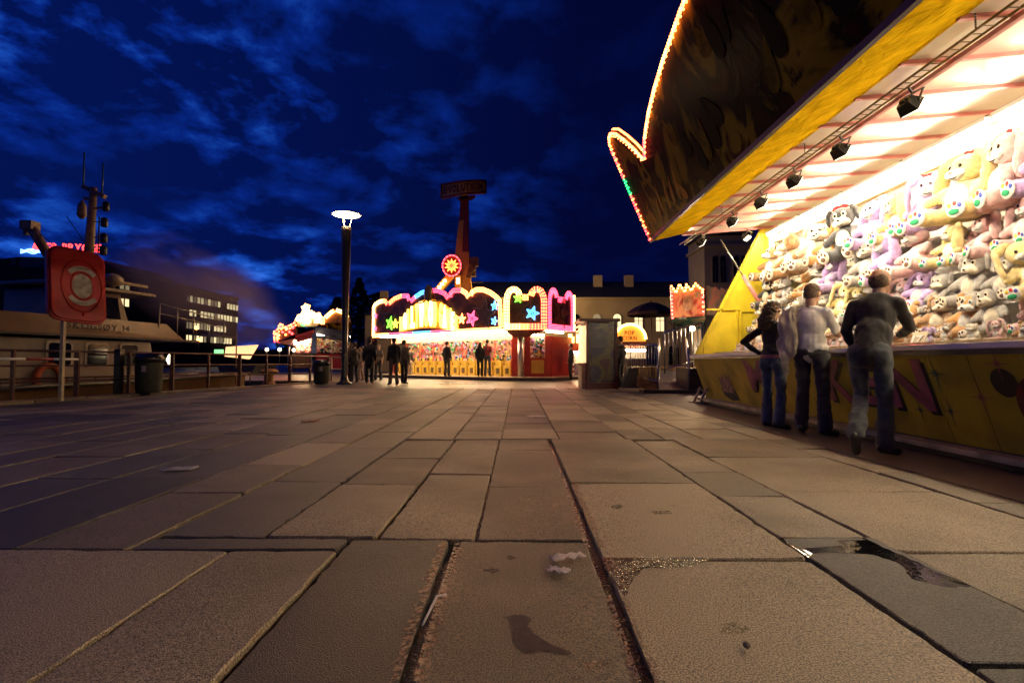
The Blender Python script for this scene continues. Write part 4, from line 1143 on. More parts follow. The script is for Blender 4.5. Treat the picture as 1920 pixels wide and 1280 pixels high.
# arched letters on a backlit dome panel
dm = [(x, 623 - 8 * math.sin(PI * (x - 748) / 113)) for x in range(861, 747, -8)]
um = [(x, 560 + 40 * abs((x - 806) / 57) ** 2.0) for x in range(748, 862, 8)]
b = MB(); b.prism([on_ab(*pxab(*q), .035) for q in um + dm], n1_ * .03); b.build('backlit_panel', M('dome_lit', (1, .6, .1), .4, var=0, emit=(1, .20, .01), es=.5), sg)
M_LET = M('lit_letter', (1, .8, .2), .4, var=0, emit=(1, .66, .08), es=4)
M_LETW = M('lit_letter_white', (1, .9, .6), .4, var=0, emit=(1, .80, .22), es=5)
txt = 'HOLLYWOOD GAMES'
xs = [750, 757, 764, 771, 778.5, 786, 796, 804.5, 813, 820, 824, 831, 838.5, 847, 853, 859]
for i, ch in enumerate(txt):
    if ch == ' ': continue
    x0, x1 = xs[i] + .6, xs[i + 1] - .6
    xm = (x0 + x1) / 2
    yt = 562 + 36 * abs((xm - 806) / 56) ** 2.0
    yb = 621 - 9 * math.sin(PI * (xm - 750) / 109)
    s0, zb = pxab(x0, yb); s1, zt = pxab(x1, yt)
    b = MB(); letter(b, ch, on_ab(s0, zb, .06), d1, UP, -n1_, s1 - s0, zt - zb, .08, bold=.05); b.build('letter', M_LETW if i % 2 else M_LET, sg)
b = MB(); c = on_ab(*pxab(805, 549), .10); b.sph(c, (.34, .1, .46), 14, 10, Rm=Matrix((d1, n1_, UP)).transposed())
for s_ in (-1, 1):
    b.tube([c + d1 * (.2 * s_) - UP * .4, c + d1 * (.6 * s_) - UP * .5, c + d1 * (.9 * s_) - UP * .42, c + d1 * (1.1 * s_) - UP * .55], .04, 6)
b.build('medallion', M('bronze', (.2, .13, .05), .4, metal=.6, var=.2), sg)
def star(x, y, rpx, ci, fill=True, rot=0, parent=None, on=None, u=d1, nn=-n1_, dark=True):
    p = on_ab(*pxab(x, y), .05) if on is None else on
    r_ = rpx / F_PX * p.y
    b = MB()
    if dark:
        b.prism(star_pts(p, u, UP, r_ * 1.1, rot=rot), nn * .02, 0)
    pts = star_pts(p + nn * .02, u, UP, r_, rot=rot); pts.append(pts[0])
    bulb_line(b, pts, nn, max(.06, r_ / 6), .030 if fill else .014, lambda p_, i_: 1 + ci if ci >= 0 else 8, 1)
    if fill:
        p2 = star_pts(p + nn * .02, u, UP, r_ * .5, rot=rot); p2.append(p2[0])
        bulb_line(b, p2, nn, .09, .030, lambda p_, i_: 1 + ci, 1)
        b.sph(p + nn * .05, .03, 6, 4, mi=1 + ci)
    o = b.build('bulb_star', [M('star_board', (.09, .05, .03), .4, var=.2)] + BM, parent or sg)
star(733, 606, 13, 9, rot=.25); star(743, 607, 9, 8); star(868, 598, 10, 1, rot=.1); star(887, 597, 15, 5, rot=.4); star(930, 573, 9, 6); star(929, 602, 8, 6, rot=.3); star(705, 592, 5, 5); star(705, 616, 5, 5)
star(715, 595, 22, 7, False); star(909, 590, 30, 7, False, .2)
# corner sign and side sign
def block_sign(p0, p1, name, ramp_c, stars):
    d, n_ = axis(p0, p1); L = (p1 - p0).length
    w_ = L
    pr = [(0.03, 2.42), (.03, 3.75), (.08, 4.05), (.2, 4.28), (.4, 4.40), (.62, 4.38), (.80, 4.22), (.86, 4.02), (L - .86, 4.02), (L - .80, 4.22), (L - .62, 4.38), (L - .4, 4.40), (L - .2, 4.28), (L - .08, 4.05), (L - .03, 3.75), (L - .03, 2.42)]
    P3 = [p0 + d * s_ + UP * z for s_, z in pr]
    b = MB(); b.prism(P3, n_ * .12); s = b.build(name, M_SIGNBG, arc)
    b = MB(); bulb_line(b, P3 + [P3[0]], -n_, .075, .030, lambda p, i_: ramp_c(p, i_), 4, -.075)
    o = b.build('bulb_chain', BM, s); tag(o, kind='stuff')
    for (u_, z, r_, ci, ro) in stars:
        p = p0 + d * (u_ * L) + UP * z - n_ * .05
        star(0, 0, r_, ci, True, ro, s, p, d, -n_, False)
    return s, d, n_
block_sign(B_, C_, 'corner_sign', lambda p, i_: (2 if p.x < .6 else 0) if i_ % 2 else (3 if p.x < .2 else 1), [(.34, 3.85, 9, 9, .1), (.66, 3.15, 13, 6, .3)])
s3, d3, n3 = block_sign(C_ + Vector((.02, .03, 0)), D_pt, 'side_sign', lambda p, i_: 5 if i_ % 3 else 0, [])
p = C_ + d3 * 1.2 + UP * 3.3 - n3 * .03
b = MB(); b.prism(star_pts(p, d3, UP, .85, rot=.3), -n3 * .02); b.build('painted_star', M('star_board2', (.30, .10, .05), .4, var=.3), s3)
b = MB(); b.sph(p - n3 * .03, (.2, .03, .36), 12, 8, Rm=Matrix((d3, n3, UP)).transposed()); b.sph(p - n3 * .05 - UP * .05, (.15, .03, .22), 12, 8, mi=1, Rm=Matrix((d3, n3, UP)).transposed()); b.build('painted_portrait', [M_BLK, M('portrait_skin', (.3, .12, .07), .5, var=.3)], s3)
b = MB(); e0 = D_pt + d3 * .04; b.tube([e0 + UP * 2.45, e0 + UP * 4.25], .05, 8); b.build('lit_edge_tube', M('edge_tube', (1, .6, .3), .4, var=0, emit=(1, .42, .12), es=14), s3)
# underside, tubes, roof
IN = 1.25
d4 = d3; n4 = n3
inB = B_ + n1_ * IN + d1 * .3; inA = A_ + n1_ * IN + d1 * .6; inC = C_ + n3 * .0 + Vector((-.45, 1.05, 0)); inD = D_pt + n3 * .8
b = MB(); zt = 2.40
b.prism([A_ + UP * zt, B_ + UP * zt, C_ + UP * zt, D_pt + UP * zt, D_pt + n3 * 5 + UP * zt, A_ + n1_ * 5 + UP * zt], UP * .06); b.build('canopy', M_WHITE, arc)
for i in range(8):
    s0 = .35 + i * 1.18
    for rr_ in (.28, .62):
        b = MB(); b.tube([on_ab(s0, 2.34, -rr_), on_ab(s0 + 1.05, 2.34, -rr_)], .03, 8); b.build('lit_tube', M_STRIP_L, arc)
b = MB(); b.tube([C_ + d3 * .5 + n3 * .4 + UP * 2.34, C_ + d3 * 2.0 + n3 * .4 + UP * 2.34], .03, 8); b.build('lit_tube', M_STRIP_L, arc)
b = MB(); b.box(on_ab(LAB / 2, 2.13, -IN + .1), (LAB - .6, .06, .30), math.atan2(d1.y, d1.x)); b.build('header_panel', M('header_red', (.6, .3, .2), .4, var=.1), arc)
# platform
b = MB(); q = [A_ - n1_ * .35 - d1 * .3, B_ - n1_ * .35 + d1 * .1, C_ + Vector((.15, -.45, 0)), D_pt - n3 * .3 + d3 * .5, D_pt + n3 * 5, A_ + n1_ * 5]
b.prism(q, UP * .13); pf = b.build('platform', M('platform_edge', (.05, .03, .025), .5, var=.2), arc)
b = MB(); b.prism([p + UP * .134 for p in q], UP * .036); b.build('platform_deck', M('deck', (.42, .30, .2), .5, var=.15), arc)
# back wall with hung prizes, posts, glass
b = MB(); rz1 = math.atan2(d1.y, d1.x)
b.box(on_ab(LAB / 2, 1.3, -2.6), (LAB - .4, .06, 2.2), rz1); bw_ = b.build('back_wall', M('arc_back', (.62, .5, .36), .5, var=.25, scale=3, col2=(.4, .16, .12)), arc)
b = MB(); cols = [M('prize_%d' % i, c, .7, var=.15) for i, c in enumerate(((.7, .1, .08), (.75, .6, .2), (.75, .72, .66), (.15, .3, .6), (.1, .4, .2), (.75, .4, .45), (.05, .05, .05), (.45, .2, .5)))]
for i in range(420):
    s_ = rnd.uniform(.5, LAB - .4)
    hung = rnd.random() < .5
    z = rnd.uniform(1.35, 2.1) if hung else rnd.uniform(.95, 1.22)
    b.sph(on_ab(s_, z, -(2.45 if hung else rnd.uniform(1.75, 2.4))), (rnd.uniform(.05, .1), rnd.uniform(.04, .08), rnd.uniform(.06, .12)), 6, 4, mi=rnd.randrange(8))
o = b.build('prizes', cols, arc); tag(o, kind='stuff')
b = MB(); b.box(on_ab(LAB / 2, .9, -2.0), (LAB - .6, 1.1, .06), rz1); b.build('prize_shelf', M('shelf_pink', (.6, .35, .3), .5), arc)
for i in range(9):
    s_ = .45 + i * (LAB - .9) / 8
    b = MB(); b.bar(on_ab(s_, .17, -IN), on_ab(s_, 2.38, -IN), .09 if i % 4 == 0 else .045, .09); b.build('post', M_RED, arc)
for z in (2.0, 2.26, .22):
    b = MB(); b.bar(on_ab(.4, z, -IN), on_ab(LAB - .4, z, -IN), .05, .06); b.build('frame_rail', M_RED, arc)
for i in range(4):
    s_ = .5 + i * (LAB - 1) / 4
    b = MB(); b.box(on_ab(s_ + (LAB - 1) / 8, 1.52, -IN - .03), ((LAB - 1) / 4 - .06, .012, .92), rz1); b.build('glass_pane', M_GLASS, arc)
b = MB(); b.tube([on_ab(.6, 2.3, -2.0), on_ab(LAB - .6, 2.3, -2.0)], .035, 8); b.build('lit_tube', M_STRIP_L, arc)
# corner: chamfer panel, chrome pillar, red wall with window and yellow panel
b = MB()
c0 = Vector((.15, 24.55, 0))
b.add([B_ + UP * 2.41, C_ + UP * 2.41, c0 + Vector((.3, 0, 2.05)), c0 + Vector((-.3, 0, 2.05))], [(0, 1, 2, 3)]); b.build('corner_soffit', M('brown_red', (.22, .05, .03), .4, var=.2), arc)
b = MB(); b.tube([c0 + UP * .16, c0 + UP * 2.1], .14, 14); b.build('chrome_pillar', M_STEEL, arc)
b = MB(); b.box((-.12, 24.75, 1.15), (.26, .1, 1.95)); b.build('red_panel', M_RED, arc)
b = MB(); b.box((.48, 24.72, 1.15), (.30, .1, 1.95)); b.build('red_panel', M_RED, arc)
b = MB(); b.box((.98, 24.74, .62), (.78, .1, .9)); rp = b.build('red_panel', M_RED, arc)
b = MB(); b.box((.98, 24.68, .65), (.62, .03, .64)); b.build('yellow_inset', M('inset_yellow', (.60, .34, .04), .4, var=.08), rp)
b = MB(); b.box((1.48, 24.78, 1.15), (.28, .12, 1.95)); b.build('red_panel', M_RED, arc)
b = MB(); b.box((.98, 25.3, 1.6), (.8, .06, 1.1)); b.build('window_back', M('winback', (.6, .4, .3), .5, var=.3, scale=6), arc)
b = MB()
for i in range(60): b.sph((rnd.uniform(.65, 1.3), rnd.uniform(24.9, 25.2), rnd.uniform(1.1, 2.05)), rnd.uniform(.05, .1), 6, 4, mi=rnd.randrange(8))
o = b.build('prizes', cols, arc); tag(o, kind='stuff')
b = MB(); b.box((.98, 24.70, 1.58), (.70, .012, .98)); b.build('glass_pane', M_GLASS, arc)
b = MB(); b.tube([(.7, 24.9, 2.2), (1.3, 24.9, 2.2)], .03, 8); b.build('lit_tube', M_STRIP_L, arc)
b = MB(); w0 = Vector((1.62, 24.85, 0)); b.bar(w0 + UP * 1.15, w0 + d3 * 2.0 + UP * 1.15, .1, 1.95); b.build('side_wall', M_RED, arc)
# coin machines
NM = 15
for i in range(NM):
    s_ = .9 + i * (LAB - 1.6) / (NM - 1)
    p = on_ab(s_, .17, -IN + .14)
    r = root('coin_machine', p, 'yellow coin machine in the arcade front, %s from the left' % ordn(i), 'arcade machine', 'coin machines along the arcade front', local=True, rz=rz1)
    b = MB(); b.box((0, .18, .38), (.46, .36, .76)); b.box((-.17, .0, .84), (.13, .14, .2)); b.build('cabinet', M_CABY, r, bevel=.01)
    b = MB(); b.box((.03, -.005, .26), (.2, .02, .28)); b.build('payout_door', M('door_dark', (.12, .07, .03), .4, var=.2), r)
    b = MB(); b.box((-.17, -.075, .86), (.08, .02, .12)); b.build('coin_slot', M_BLK, r)
    b = MB(); b.box((-.16, -.005, .60), (.07, .02, .07)); b.build('button_plate', M_BLK, r)
# ------------------------------------------------------------------ tall ride behind the arcade
EV = 45.0
ev = root('thrill_ride', (px(878, 679, EV).x, EV, 0), 'tall tapered ride mast with curved name sign towering behind the arcade', 'fairground ride')
M_ORG = M('ride_orange', (.66, .34, .06), .4, var=.15); M_RR = M('ride_red', (.25, .025, .02), .4, var=.2)
def q_(x, y, dd=0): return px(x, y, EV + dd)
secs = [((862, 876), 360), ((860, 877), 410), ((857, 877), 430), ((853, 878), 470), ((850, 880), 510), ((852, 884), 545), ((850, 880), 640)]
for (a, y0), (c, y1) in zip(secs[:-1], secs[1:]):
    for k_, (f0, f1, mt, nm) in enumerate(((0, .5, M_RR if y0 % 20 == 0 else M_ORG, 'mast_flank'), (.5, 1, M_ORG if y0 > 440 else M_RR, 'mast_face'))):
        b = MB()
        b.prism([q_(a[0] + (a[1] - a[0]) * f0, y0), q_(a[0] + (a[1] - a[0]) * f1, y0), q_(c[0] + (c[1] - c[0]) * f1, y1), q_(c[0] + (c[1] - c[0]) * f0, y1)], (0, .9, 0)); b.build(nm, mt, ev)
# curved name board
b = MB(); n_ = 12; front = []
for i in range(n_ + 1):
    u = i / n_; x = 826 + 84 * u
    yc = 337 - 7.5 * math.sin(min(1, u * 1.25) * PI / 2) + (0 if u < .8 else 0); yb = yc + 26 - 3 * u
    dd = -1.4 * math.sin(PI * u)
    front.append((q_(x, yc + 5, dd), q_(x, yb + 5, dd)))
for (a, c), (e_, f_) in zip(front[:-1], front[1:]):
    b.prism([a, e_, f_, c], (0, .35, 0))
sb = b.build('name_board', M('board_orange', (.75, .36, .08), .5, var=.2), ev)
b = MB()
for k_ in (0, 1):
    b.tube([q[k_] - Vector((0, .05, 0)) for q in front], .10, 6)
for e_ in (front[0], front[-1]):
    b.tube([e_[0] - Vector((0, .05, 0)), e_[1] - Vector((0, .05, 0))], .10, 6)
b.build('board_frame', M_RR, sb)
b = MB()
for i, ch in enumerate('EVOLUTION'):
    u0 = .05 + i * .1; u1 = u0 + .085
    if ch == 'I': u0 += .025; u1 -= .025
    i0 = min(n_ - 1, int((u0 + .04) * n_)); a, c = front[i0]; e_, f_ = front[i0 + 1]
    t_ = (u0 * n_) - i0; tu = a.lerp(e_, t_); tl = c.lerp(f_, t_); t2 = (u1 * n_) - i0; tr_ = c.lerp(f_, t2)
    wv = tr_ - tl
    letter(b, ch, tl.lerp(tu, .22) - Vector((0, .12, 0)), wv.normalized(), (tu - tl).normalized(), (0, -1, 0), wv.length, (tu - tl).length * .58, .06, bold=.02)
b.build('lettering', M('letter_maroon', (.14, .015, .012), .5, var=.1), sb)
b = MB(); b.prism([q_(855, 366), q_(890, 362), q_(882, 368), (q_(862, 370))], (0, .6, 0)); b.build('board_bracket', M_RR, ev)
# lit sun wheel
c = q_(846, 497, -1.5); ry = Vector((1, 0, 0)); RS = 16.5 / F_PX * EV
b = MB(); b.prism([c + ry * (RS * math.cos(PI * i / 16)) + UP * (RS * 1.15 * math.sin(PI * i / 16)) for i in range(32)], (0, .2, 0)); sw = b.build('sun_wheel', M('wheel_red', (.25, .02, .02), .4), ev)
b = MB(); b.prism(star_pts(c - Vector((0, .05, 0)), ry, UP, RS * .82, 10, 0, .52), (0, -.06, 0)); b.build('sun_star', M('sun_lit', (1, .5, .1), .4, var=0, emit=(1, .40, .06), es=3.2), sw)
b = MB()
for i in range(16):
    a0 = 2 * PI * i / 16; a1 = a0 + .30
    b.tube([c + ry * (RS * math.cos(a0 + (a1 - a0) * j / 3)) + UP * (RS * 1.15 * math.sin(a0 + (a1 - a0) * j / 3)) - Vector((0, .08, 0)) for j in range(4)], .06, 6)
b.build('sun_ring', M('ring_lit', (1, .1, .1), .4, var=0, emit=(1, .05, .06), es=7), sw)
b = MB()
for i in range(8): b.tube([c - Vector((0, .13, 0)), c + ry * (RS * .42 * math.cos(PI * i / 4 + .2)) + UP * (RS * .42 * math.sin(PI * i / 4 + .2)) - Vector((0, .13, 0))], .05, 6)
b.build('sun_core', M('core_red', (.4, .05, .02), .4, var=0, emit=(1, .12, .03), es=2), sw)
b = MB(); b.bar(q_(846, 515, -1), q_(818, 548, -1), .75, .6); b.build('swing_arm', M_ORG, ev)
b = MB(); b.bar(q_(858, 515, -.6), q_(858, 552, -.6), .45, .5); b.build('swing_arm', M_ORG, ev)
b = MB()
for (x, y) in ((823, 538), (828, 532), (833, 526), (858, 523), (858, 529)): b.tube([q_(x - 3, y, -1.7), q_(x + 3, y - 1, -1.7)], .13, 8)
b.build('arm_lamps', M('arm_lamp', (1, .6, .2), .4, var=0, emit=(1, .5, .15), es=9), ev)
b = MB(); b.box(q_(889, 490, .5), (.75, .7, .75)); b.bar(q_(880, 512), q_(890, 500), .3); b.bar(q_(878, 520), q_(884, 496), .4); b.box(q_(884, 508, .4), (.7, .6, .9)); b.build('drive_unit', M('drive', (.22, .13, .05), .5, var=.3), ev)
b = MB(); b.bar(q_(840, 530, 1), q_(905, 528, 1), .12); b.bar(q_(840, 522, 1), q_(880, 516, 1), .1); b.box(q_(868, 650, 0), (4, 3, 2)); b.build('base_frame', M_DSTEEL, ev)
# ------------------------------------------------------------------ street lamp
c = Vector((px(645, 679, gy(720)).x, gy(720), 0))
lp = root('street_lamp', c, 'tall dark street lamp with a glowing disc head, left of the arcade', 'street lamp')
b = MB(); b.lathe(c, [(.30, 0), (.30, .05), (.16, .12), (.115, .35), (.11, 1.2), (.13, 3.0), (.17, 5.0), (.19, 6.1), (.19, 6.16)], 18); b.build('pole', M('lamp_black', (.018, .016, .015), .3, var=.2), lp)
b = MB(); b.lathe(c, [(.19, 6.16), (.195, 6.22), (.10, 6.24)], 18); b.build('collar', M_STEEL, lp)
for i in range(3):
    a = i * 2 * PI / 3 + .4
    b = MB(); b.tube([c + Vector((.13 * math.cos(a), .13 * math.sin(a), 6.2)), c + Vector((.24 * math.cos(a), .24 * math.sin(a), 6.74))], .015, 6); b.build('head_arm', M_STEEL, lp)
b = MB(); b.lathe(c, [(.02, 6.85), (.30, 6.83), (.53, 6.76), (.56, 6.735), (.55, 6.73), (.02, 6.78)], 32); b.build('disc_head', M_WHITE, lp)
b = MB(); b.lathe(c, [(.02, 6.725), (.5, 6.718), (.53, 6.722)], 32); b.build('disc_lens', M('lens_lit', (1, .9, .7), .5, var=0, emit=(1, .78, .5), es=5), lp)
ld = bpy.data.lights.new('lamp_light', 'POINT'); ld.energy = 600; ld.color = (1, .58, .26); ld.shadow_soft_size = .3
lo = bpy.data.objects.new('lamp_light', ld); COL.objects.link(lo); lo.location = c + Vector((0, 0, 6.5)); attach(lo, lp)
b = MB(); b.box(c + Vector((0, -.14, 1.15)), (.14, .05, .12)); b.build('inspection_hatch', M_DSTEEL, lp)
# ------------------------------------------------------------------ quay railing, barrier pole, lifebuoy box, bins, bollard
M_RAIL = M('rust_red_rail', (.12, .035, .02), .5, var=.3, scale=8)
rl = root('quay_railing', QA + QD * 4, 'rust-red pipe railing along the quay edge', 'railing')
def qp(t_, o_=0, z=0): return QA + QD * t_ + QN * o_ + Vector((0, 0, z))
ts = [-1.6 + 1.32 * i for i in range(11)]
for i, t_ in enumerate(ts):
    b = MB(); b.bar(qp(t_, 0, 0), qp(t_, 0, 1.12), .075 if i % 2 else .11, .05); b.build('post', M_RAIL, rl)
for z in (1.12, .78, .42):
    b = MB(); b.tube([qp(-3.2, 0, z), qp(ts[-1], 0, z)], .03 if z > 1 else .022, 8); b.build('rail', M_RAIL, rl)
b = MB(); b.tube([qp(ts[-1] + .25, 0, 1.08), qp(ts[-1] + 2.6, 0, 1.08)], .035, 8); b.tube([qp(ts[-1] + .25, 0, 1.08), qp(ts[-1] + .25, 0, 0)], .03, 8); b.tube([qp(ts[-1] + 2.6, 0, 1.08), qp(ts[-1] + 2.6, 0, 0)], .03, 8); b.tube([qp(ts[-1] + .25, 0, .55), qp(ts[-1] + 2.6, 0, .55)], .022, 8)
b.build('end_section', M('grey_rail', (.30, .25, .2), .4, metal=.4, var=.2), rl)
bp_ = root('barrier_pole', qp(-.5, -.12), 'red and white striped barrier pole lying along the railing', 'barrier')
for i in range(8):
    b = MB(); b.tube([qp(-3.4 + i * .55, -.1, .93), qp(-2.87 + i * .55, -.1, .93)], .028, 8); b.build('stripe', M_WHITE if i % 2 else M('barrier_red', (.4, .03, .04), .5, var=.1), bp_)
LBY = 11.2
lb = root('lifebuoy_cabinet', (px(100, 679, LBY).x, LBY, 0), 'red lifebuoy cabinet on a post at the quay, far left', 'lifebuoy cabinet')
M_LRED = M('cabinet_red', (.55, .022, .012), .3, var=.15, scale=4, bump=.05, spec=.2)
b = MB(); pc_ = px(100, 679, LBY); b.bar((pc_.x, LBY + .12, 0), (pc_.x, LBY + .12, 1.9), .07, .07); b.build('post', M('post_pale', (.45, .38, .22), .5, var=.2), lb)
def rrect(w, h, r, n=5):
    out_ = []
    for cx, cy, a0 in ((w - r, h - r, 0), (-w + r, h - r, PI / 2), (-w + r, -h + r, PI), (w - r, -h + r, 1.5 * PI)):
        for i in range(n + 1):
            a = a0 + PI / 2 * i / n; out_.append((cx + r * math.cos(a), cy + r * math.sin(a)))
    return out_
cc = px(133, 534, LBY); ay = R(56)
ux_ = Vector((math.cos(ay), math.sin(ay), 0)); un_ = Vector((math.sin(ay), -math.cos(ay), 0)); uz_ = Vector((-.06, 0, 1)).normalized()
ux_ = (ux_ + UP * -.08).normalized()
hw, hh = .50, .80
def layer(b, sc_w, sc_h, r, o0, o1):
    b.prism([cc + ux_ * x + uz_ * y + un_ * o0 for x, y in rrect(hw * sc_w, hh * sc_h, r)], un_ * (o1 - o0))
b = MB(); layer(b, 1, 1, .22, -.22, -.02); b.build('back_shell', M_LRED, lb, bevel=.02)
b = MB(); layer(b, 1.03, 1.03, .24, -.015, .03); layer(b, .96, .97, .22, .032, .10); b.build('door', M_LRED, lb, bevel=.02)
def arcband(a0, a1, r0, r1, sx, mat, nm, o_=.118, oy=0):
    b = MB(); n_ = 10
    pts = [(r1 * math.cos(a0 + (a1 - a0) * i / n_), r1 * math.sin(a0 + (a1 - a0) * i / n_)) for i in range(n_ + 1)] + [(r0 * math.cos(a1 - (a1 - a0) * i / n_), r0 * math.sin(a1 - (a1 - a0) * i / n_)) for i in range(n_ + 1)]
    b.prism([cc + ux_ * (x * sx + .06) + uz_ * (y + oy) + un_ * o_ for x, y in pts], un_ * .003); b.build(nm, mat, lb)
M_STK = M('sticker', (.52, .45, .33), .6, var=.12, scale=14)
b = MB(); n_ = 24
for (r0, o0, o1) in ((.50, .10, .125), (.265, .10, .112)):
    pts = [cc + ux_ * (.06 + r0 * .72 * math.cos(2 * PI * i / n_)) + uz_ * (r0 * 1.15 * math.sin(2 * PI * i / n_)) + un_ * o0 for i in range(n_)]
    pts.append(pts[0]); b.tube(pts, .02, 8)
b.build('moulded_ring', M_LRED, lb)
b = MB(); b.prism([cc + ux_ * (.06 + .185 * math.cos(2 * PI * i / n_)) + uz_ * (.27 * math.sin(2 * PI * i / n_)) + un_ * .112 for i in range(n_)], un_ * .004); b.build('window_label', M('label_worn', (.55, .46, .30), .6, var=.3, scale=9), lb)
arcband(R(42), R(138), .33, .44, .78, M_STK, 'sticker'); arcband(R(222), R(318), .33, .44, .78, M_STK, 'sticker')
b = MB(); word(b, 'VESTA', cc + ux_ * -.06 + uz_ * -.415 + un_ * .124, ux_, uz_, un_, .05, .002, width=.2); b.build('sticker_print', M_BLK, lb)
b = MB(); b.prism([cc + ux_ * x + uz_ * y + un_ * .1225 for x, y in ((-.06, .375), (.18, .375), (.18, .40), (-.06, .40))], un_ * .002); b.build('sticker_print', M('ochre_print', (.3, .18, .03), .6), lb)
b = MB(); b.sph(cc + ux_ * .06 - uz_ * .63 + un_ * .10, (.05, .02, .04), 10, 6); b.build('latch', M_LRED, lb)
def bin_(c, label, h=1.0, r=.30):
    t_ = root('litter_bin', c, label, 'litter bin', 'litter bins on the quay')
    c = Vector(c)
    b = MB(); b.lathe(c, [(r * .82, 0.05), (r * .9, .1), (r, h * .8), (r * 1.02, h * .82)], 16); b.build('drum', M('bin_green', (.035, .04, .025), .5, var=.25), t_)
    b = MB(); b.lathe(c, [(r * 1.05, h * .74), (r * 1.10, h * .84), (r * .95, h * .95), (r * .6, h * .9)], 16); b.sph(c + Vector((0, 0, h * .88)), (r * .9, r * .9, .1), 12, 6); b.build('bin_bag', M('bag_black', (.012, .012, .013), .25, var=.2, bump=.6, bscale=20), t_)
    b = MB(); b.box(c + Vector((0, 0, .03)), (r * 1.2, r * 1.2, .06)); b.build('foot', M_DSTEEL, t_)
    b = MB(); b.box(c + Vector((.1, -r - .004, h * .6)), (.12, .004, .16)); b.build('sticker', M_STK, t_)
bin_(qp(2.55, -.45), 'dark green litter bin with black bag beside the quay railing at left', 1.15, .33)
bin_((px(602, 679, 20.3).x, 20.3, 0), 'dark litter bin near the foot of the street lamp', 1.0, .32)
b = MB(); b.bar(qp(2.0, -.1, 0), qp(2.0, -.1, 1.2), .16, .14)
tag(b.build('gate_post', M_BLK), 'thick black post beside the left litter bin', 'post')
bo = root('mooring_bollard', (px(503, 679, 20).x, 20, 0), 'orange mooring bollard behind the railing', 'bollard')
b = MB(); b.lathe((px(503, 679, 20).x, 20, 0), [(.28, 0), (.22, .06), (.18, .15), (.17, .38)], 16); b.build('stem', M('bollard_orange', (.42, .17, .04), .5, var=.2), bo)
b = MB(); b.lathe((px(503, 679, 20).x, 20, 0), [(.17, .38), (.30, .42), (.34, .50), (.28, .58), (.08, .61)], 16); b.build('cap', M('bollard_orange', (.42, .17, .04), .5, var=.2), bo)
# ------------------------------------------------------------------ work boat at the quay
M_BW = M('boat_white', (.30, .24, .165), .4, var=.12, scale=2)
M_BO = M('boat_orange', (.15, .07, .022), .45, var=.15, scale=2)
M_BD = M('boat_dark', (.03, .028, .028), .4, var=.2)
M_DGL = M('dark_window', (.008, .009, .011), .08, var=0)
bt = root('work_boat', qp(3, 3.2, -1.5), 'white wheelhouse work boat moored behind the railing at left', 'boat')
def bq(t_, o_, z): return qp(t_, o_, z)
hull = [(-7, 1.5), (7.2, 1.5), (9.3, 2.3), (10.2, 3.4), (9.3, 4.6), (7.2, 5.6), (-7, 5.6)]
b = MB(); b.prism([bq(t_, 3.55 + (o_ - 3.55) * .8, -1.7) for t_, o_ in hull], (0, 0, .3)); vs = [bq(t_, o_, .05 if t_ < 7 else .38) for t_, o_ in hull]; lo = [bq(t_, 3.55 + (o_ - 3.55) * .82, -1.6) for t_, o_ in hull]
n_ = len(hull); b.add(lo + vs, [(i, (i + 1) % n_, (i + 1) % n_ + n_, i + n_) for i in range(n_)] + [tuple(range(n_, 2 * n_))]); b.build('hull', M_BO, bt)
b = MB()
for i in range(n_):
    b.tube([vs[i], vs[(i + 1) % n_]], .07, 8)
b.build('rubbing_strake', M_BD, bt)
CW0, CW1 = .2, 5.0
b = MB(); b.prism([bq(CW0, 1.95, 0), bq(CW1, 1.95, 0), bq(CW1 - .25, 2.0, 1.50), bq(CW0, 2.0, 1.50)], QN * 3.0); cb = b.build('cabin', M_BW, bt, bevel=.03)
for (t0, t1) in ((1.75, 2.3), (2.75, 3.3), (3.75, 4.25)):
    b = MB(); b.prism([bq((t0 + t1) / 2, 1.945, 1.08) + QD * x * 1.0 + Vector((0, 0, y)) for x, y in rrect((t1 - t0) / 2 + .06, .36, .10)], QN * .03); wf = b.build('window_frame', M('frame_pale', (.5, .42, .3), .4), cb)
    b = MB(); b.prism([bq((t0 + t1) / 2, 1.925, 1.08) + QD * x + Vector((0, 0, y)) for x, y in rrect((t1 - t0) / 2, .30, .08)], QN * .018); b.build('pane', M_DGL, wf)
b = MB(); b.prism([bq(-1.5, 1.55, 1.56), bq(6.3, 1.65, 1.56), bq(6.8, 2.4, 1.56), bq(6.3, 5.3, 1.56), bq(-1.5, 5.3, 1.56)], (0, 0, .06)); b.build('upper_deck', M_BD, bt)
b = MB(); b.prism([bq(-1.5, 1.62, 1.62), bq(5.7, 1.72, 1.62), bq(5.2, 1.9, 2.12), bq(-1.5, 1.75, 2.12)], QN * .06); ub = b.build('upper_bulwark', M_BO, bt)
b = MB(); word(b, 'SKOGSØY 14', bq(1.95, 1.62, 1.78) , QD, UP, -QN, .17, .006, width=1.75, bold=.02); b.build('boat_name', M('name_dark', (.03, .012, .01), .5), ub)
b = MB(); b.prism([bq(2.2, 2.5, 1.62), bq(4.6, 2.5, 1.62), bq(4.2, 2.6, 3.0), bq(2.3, 2.6, 3.0)], QN * 1.9); wh = b.build('wheelhouse', M_BW, bt, bevel=.05)
b = MB(); b.prism([bq(2.95, 2.50, 2.2), bq(4.15, 2.50, 2.2), bq(4.05, 2.53, 2.85), bq(3.05, 2.53, 2.85)], QN * .02); b.build('pane', M_DGL, wh)
b = MB(); b.prism([bq(1.9, 2.3, 3.02), bq(5.2, 2.35, 3.02), bq(5.2, 4.7, 3.02), bq(1.9, 4.7, 3.02)], (0, 0, .10)); b.build('wheelhouse_roof', M_BW, bt, bevel=.02)
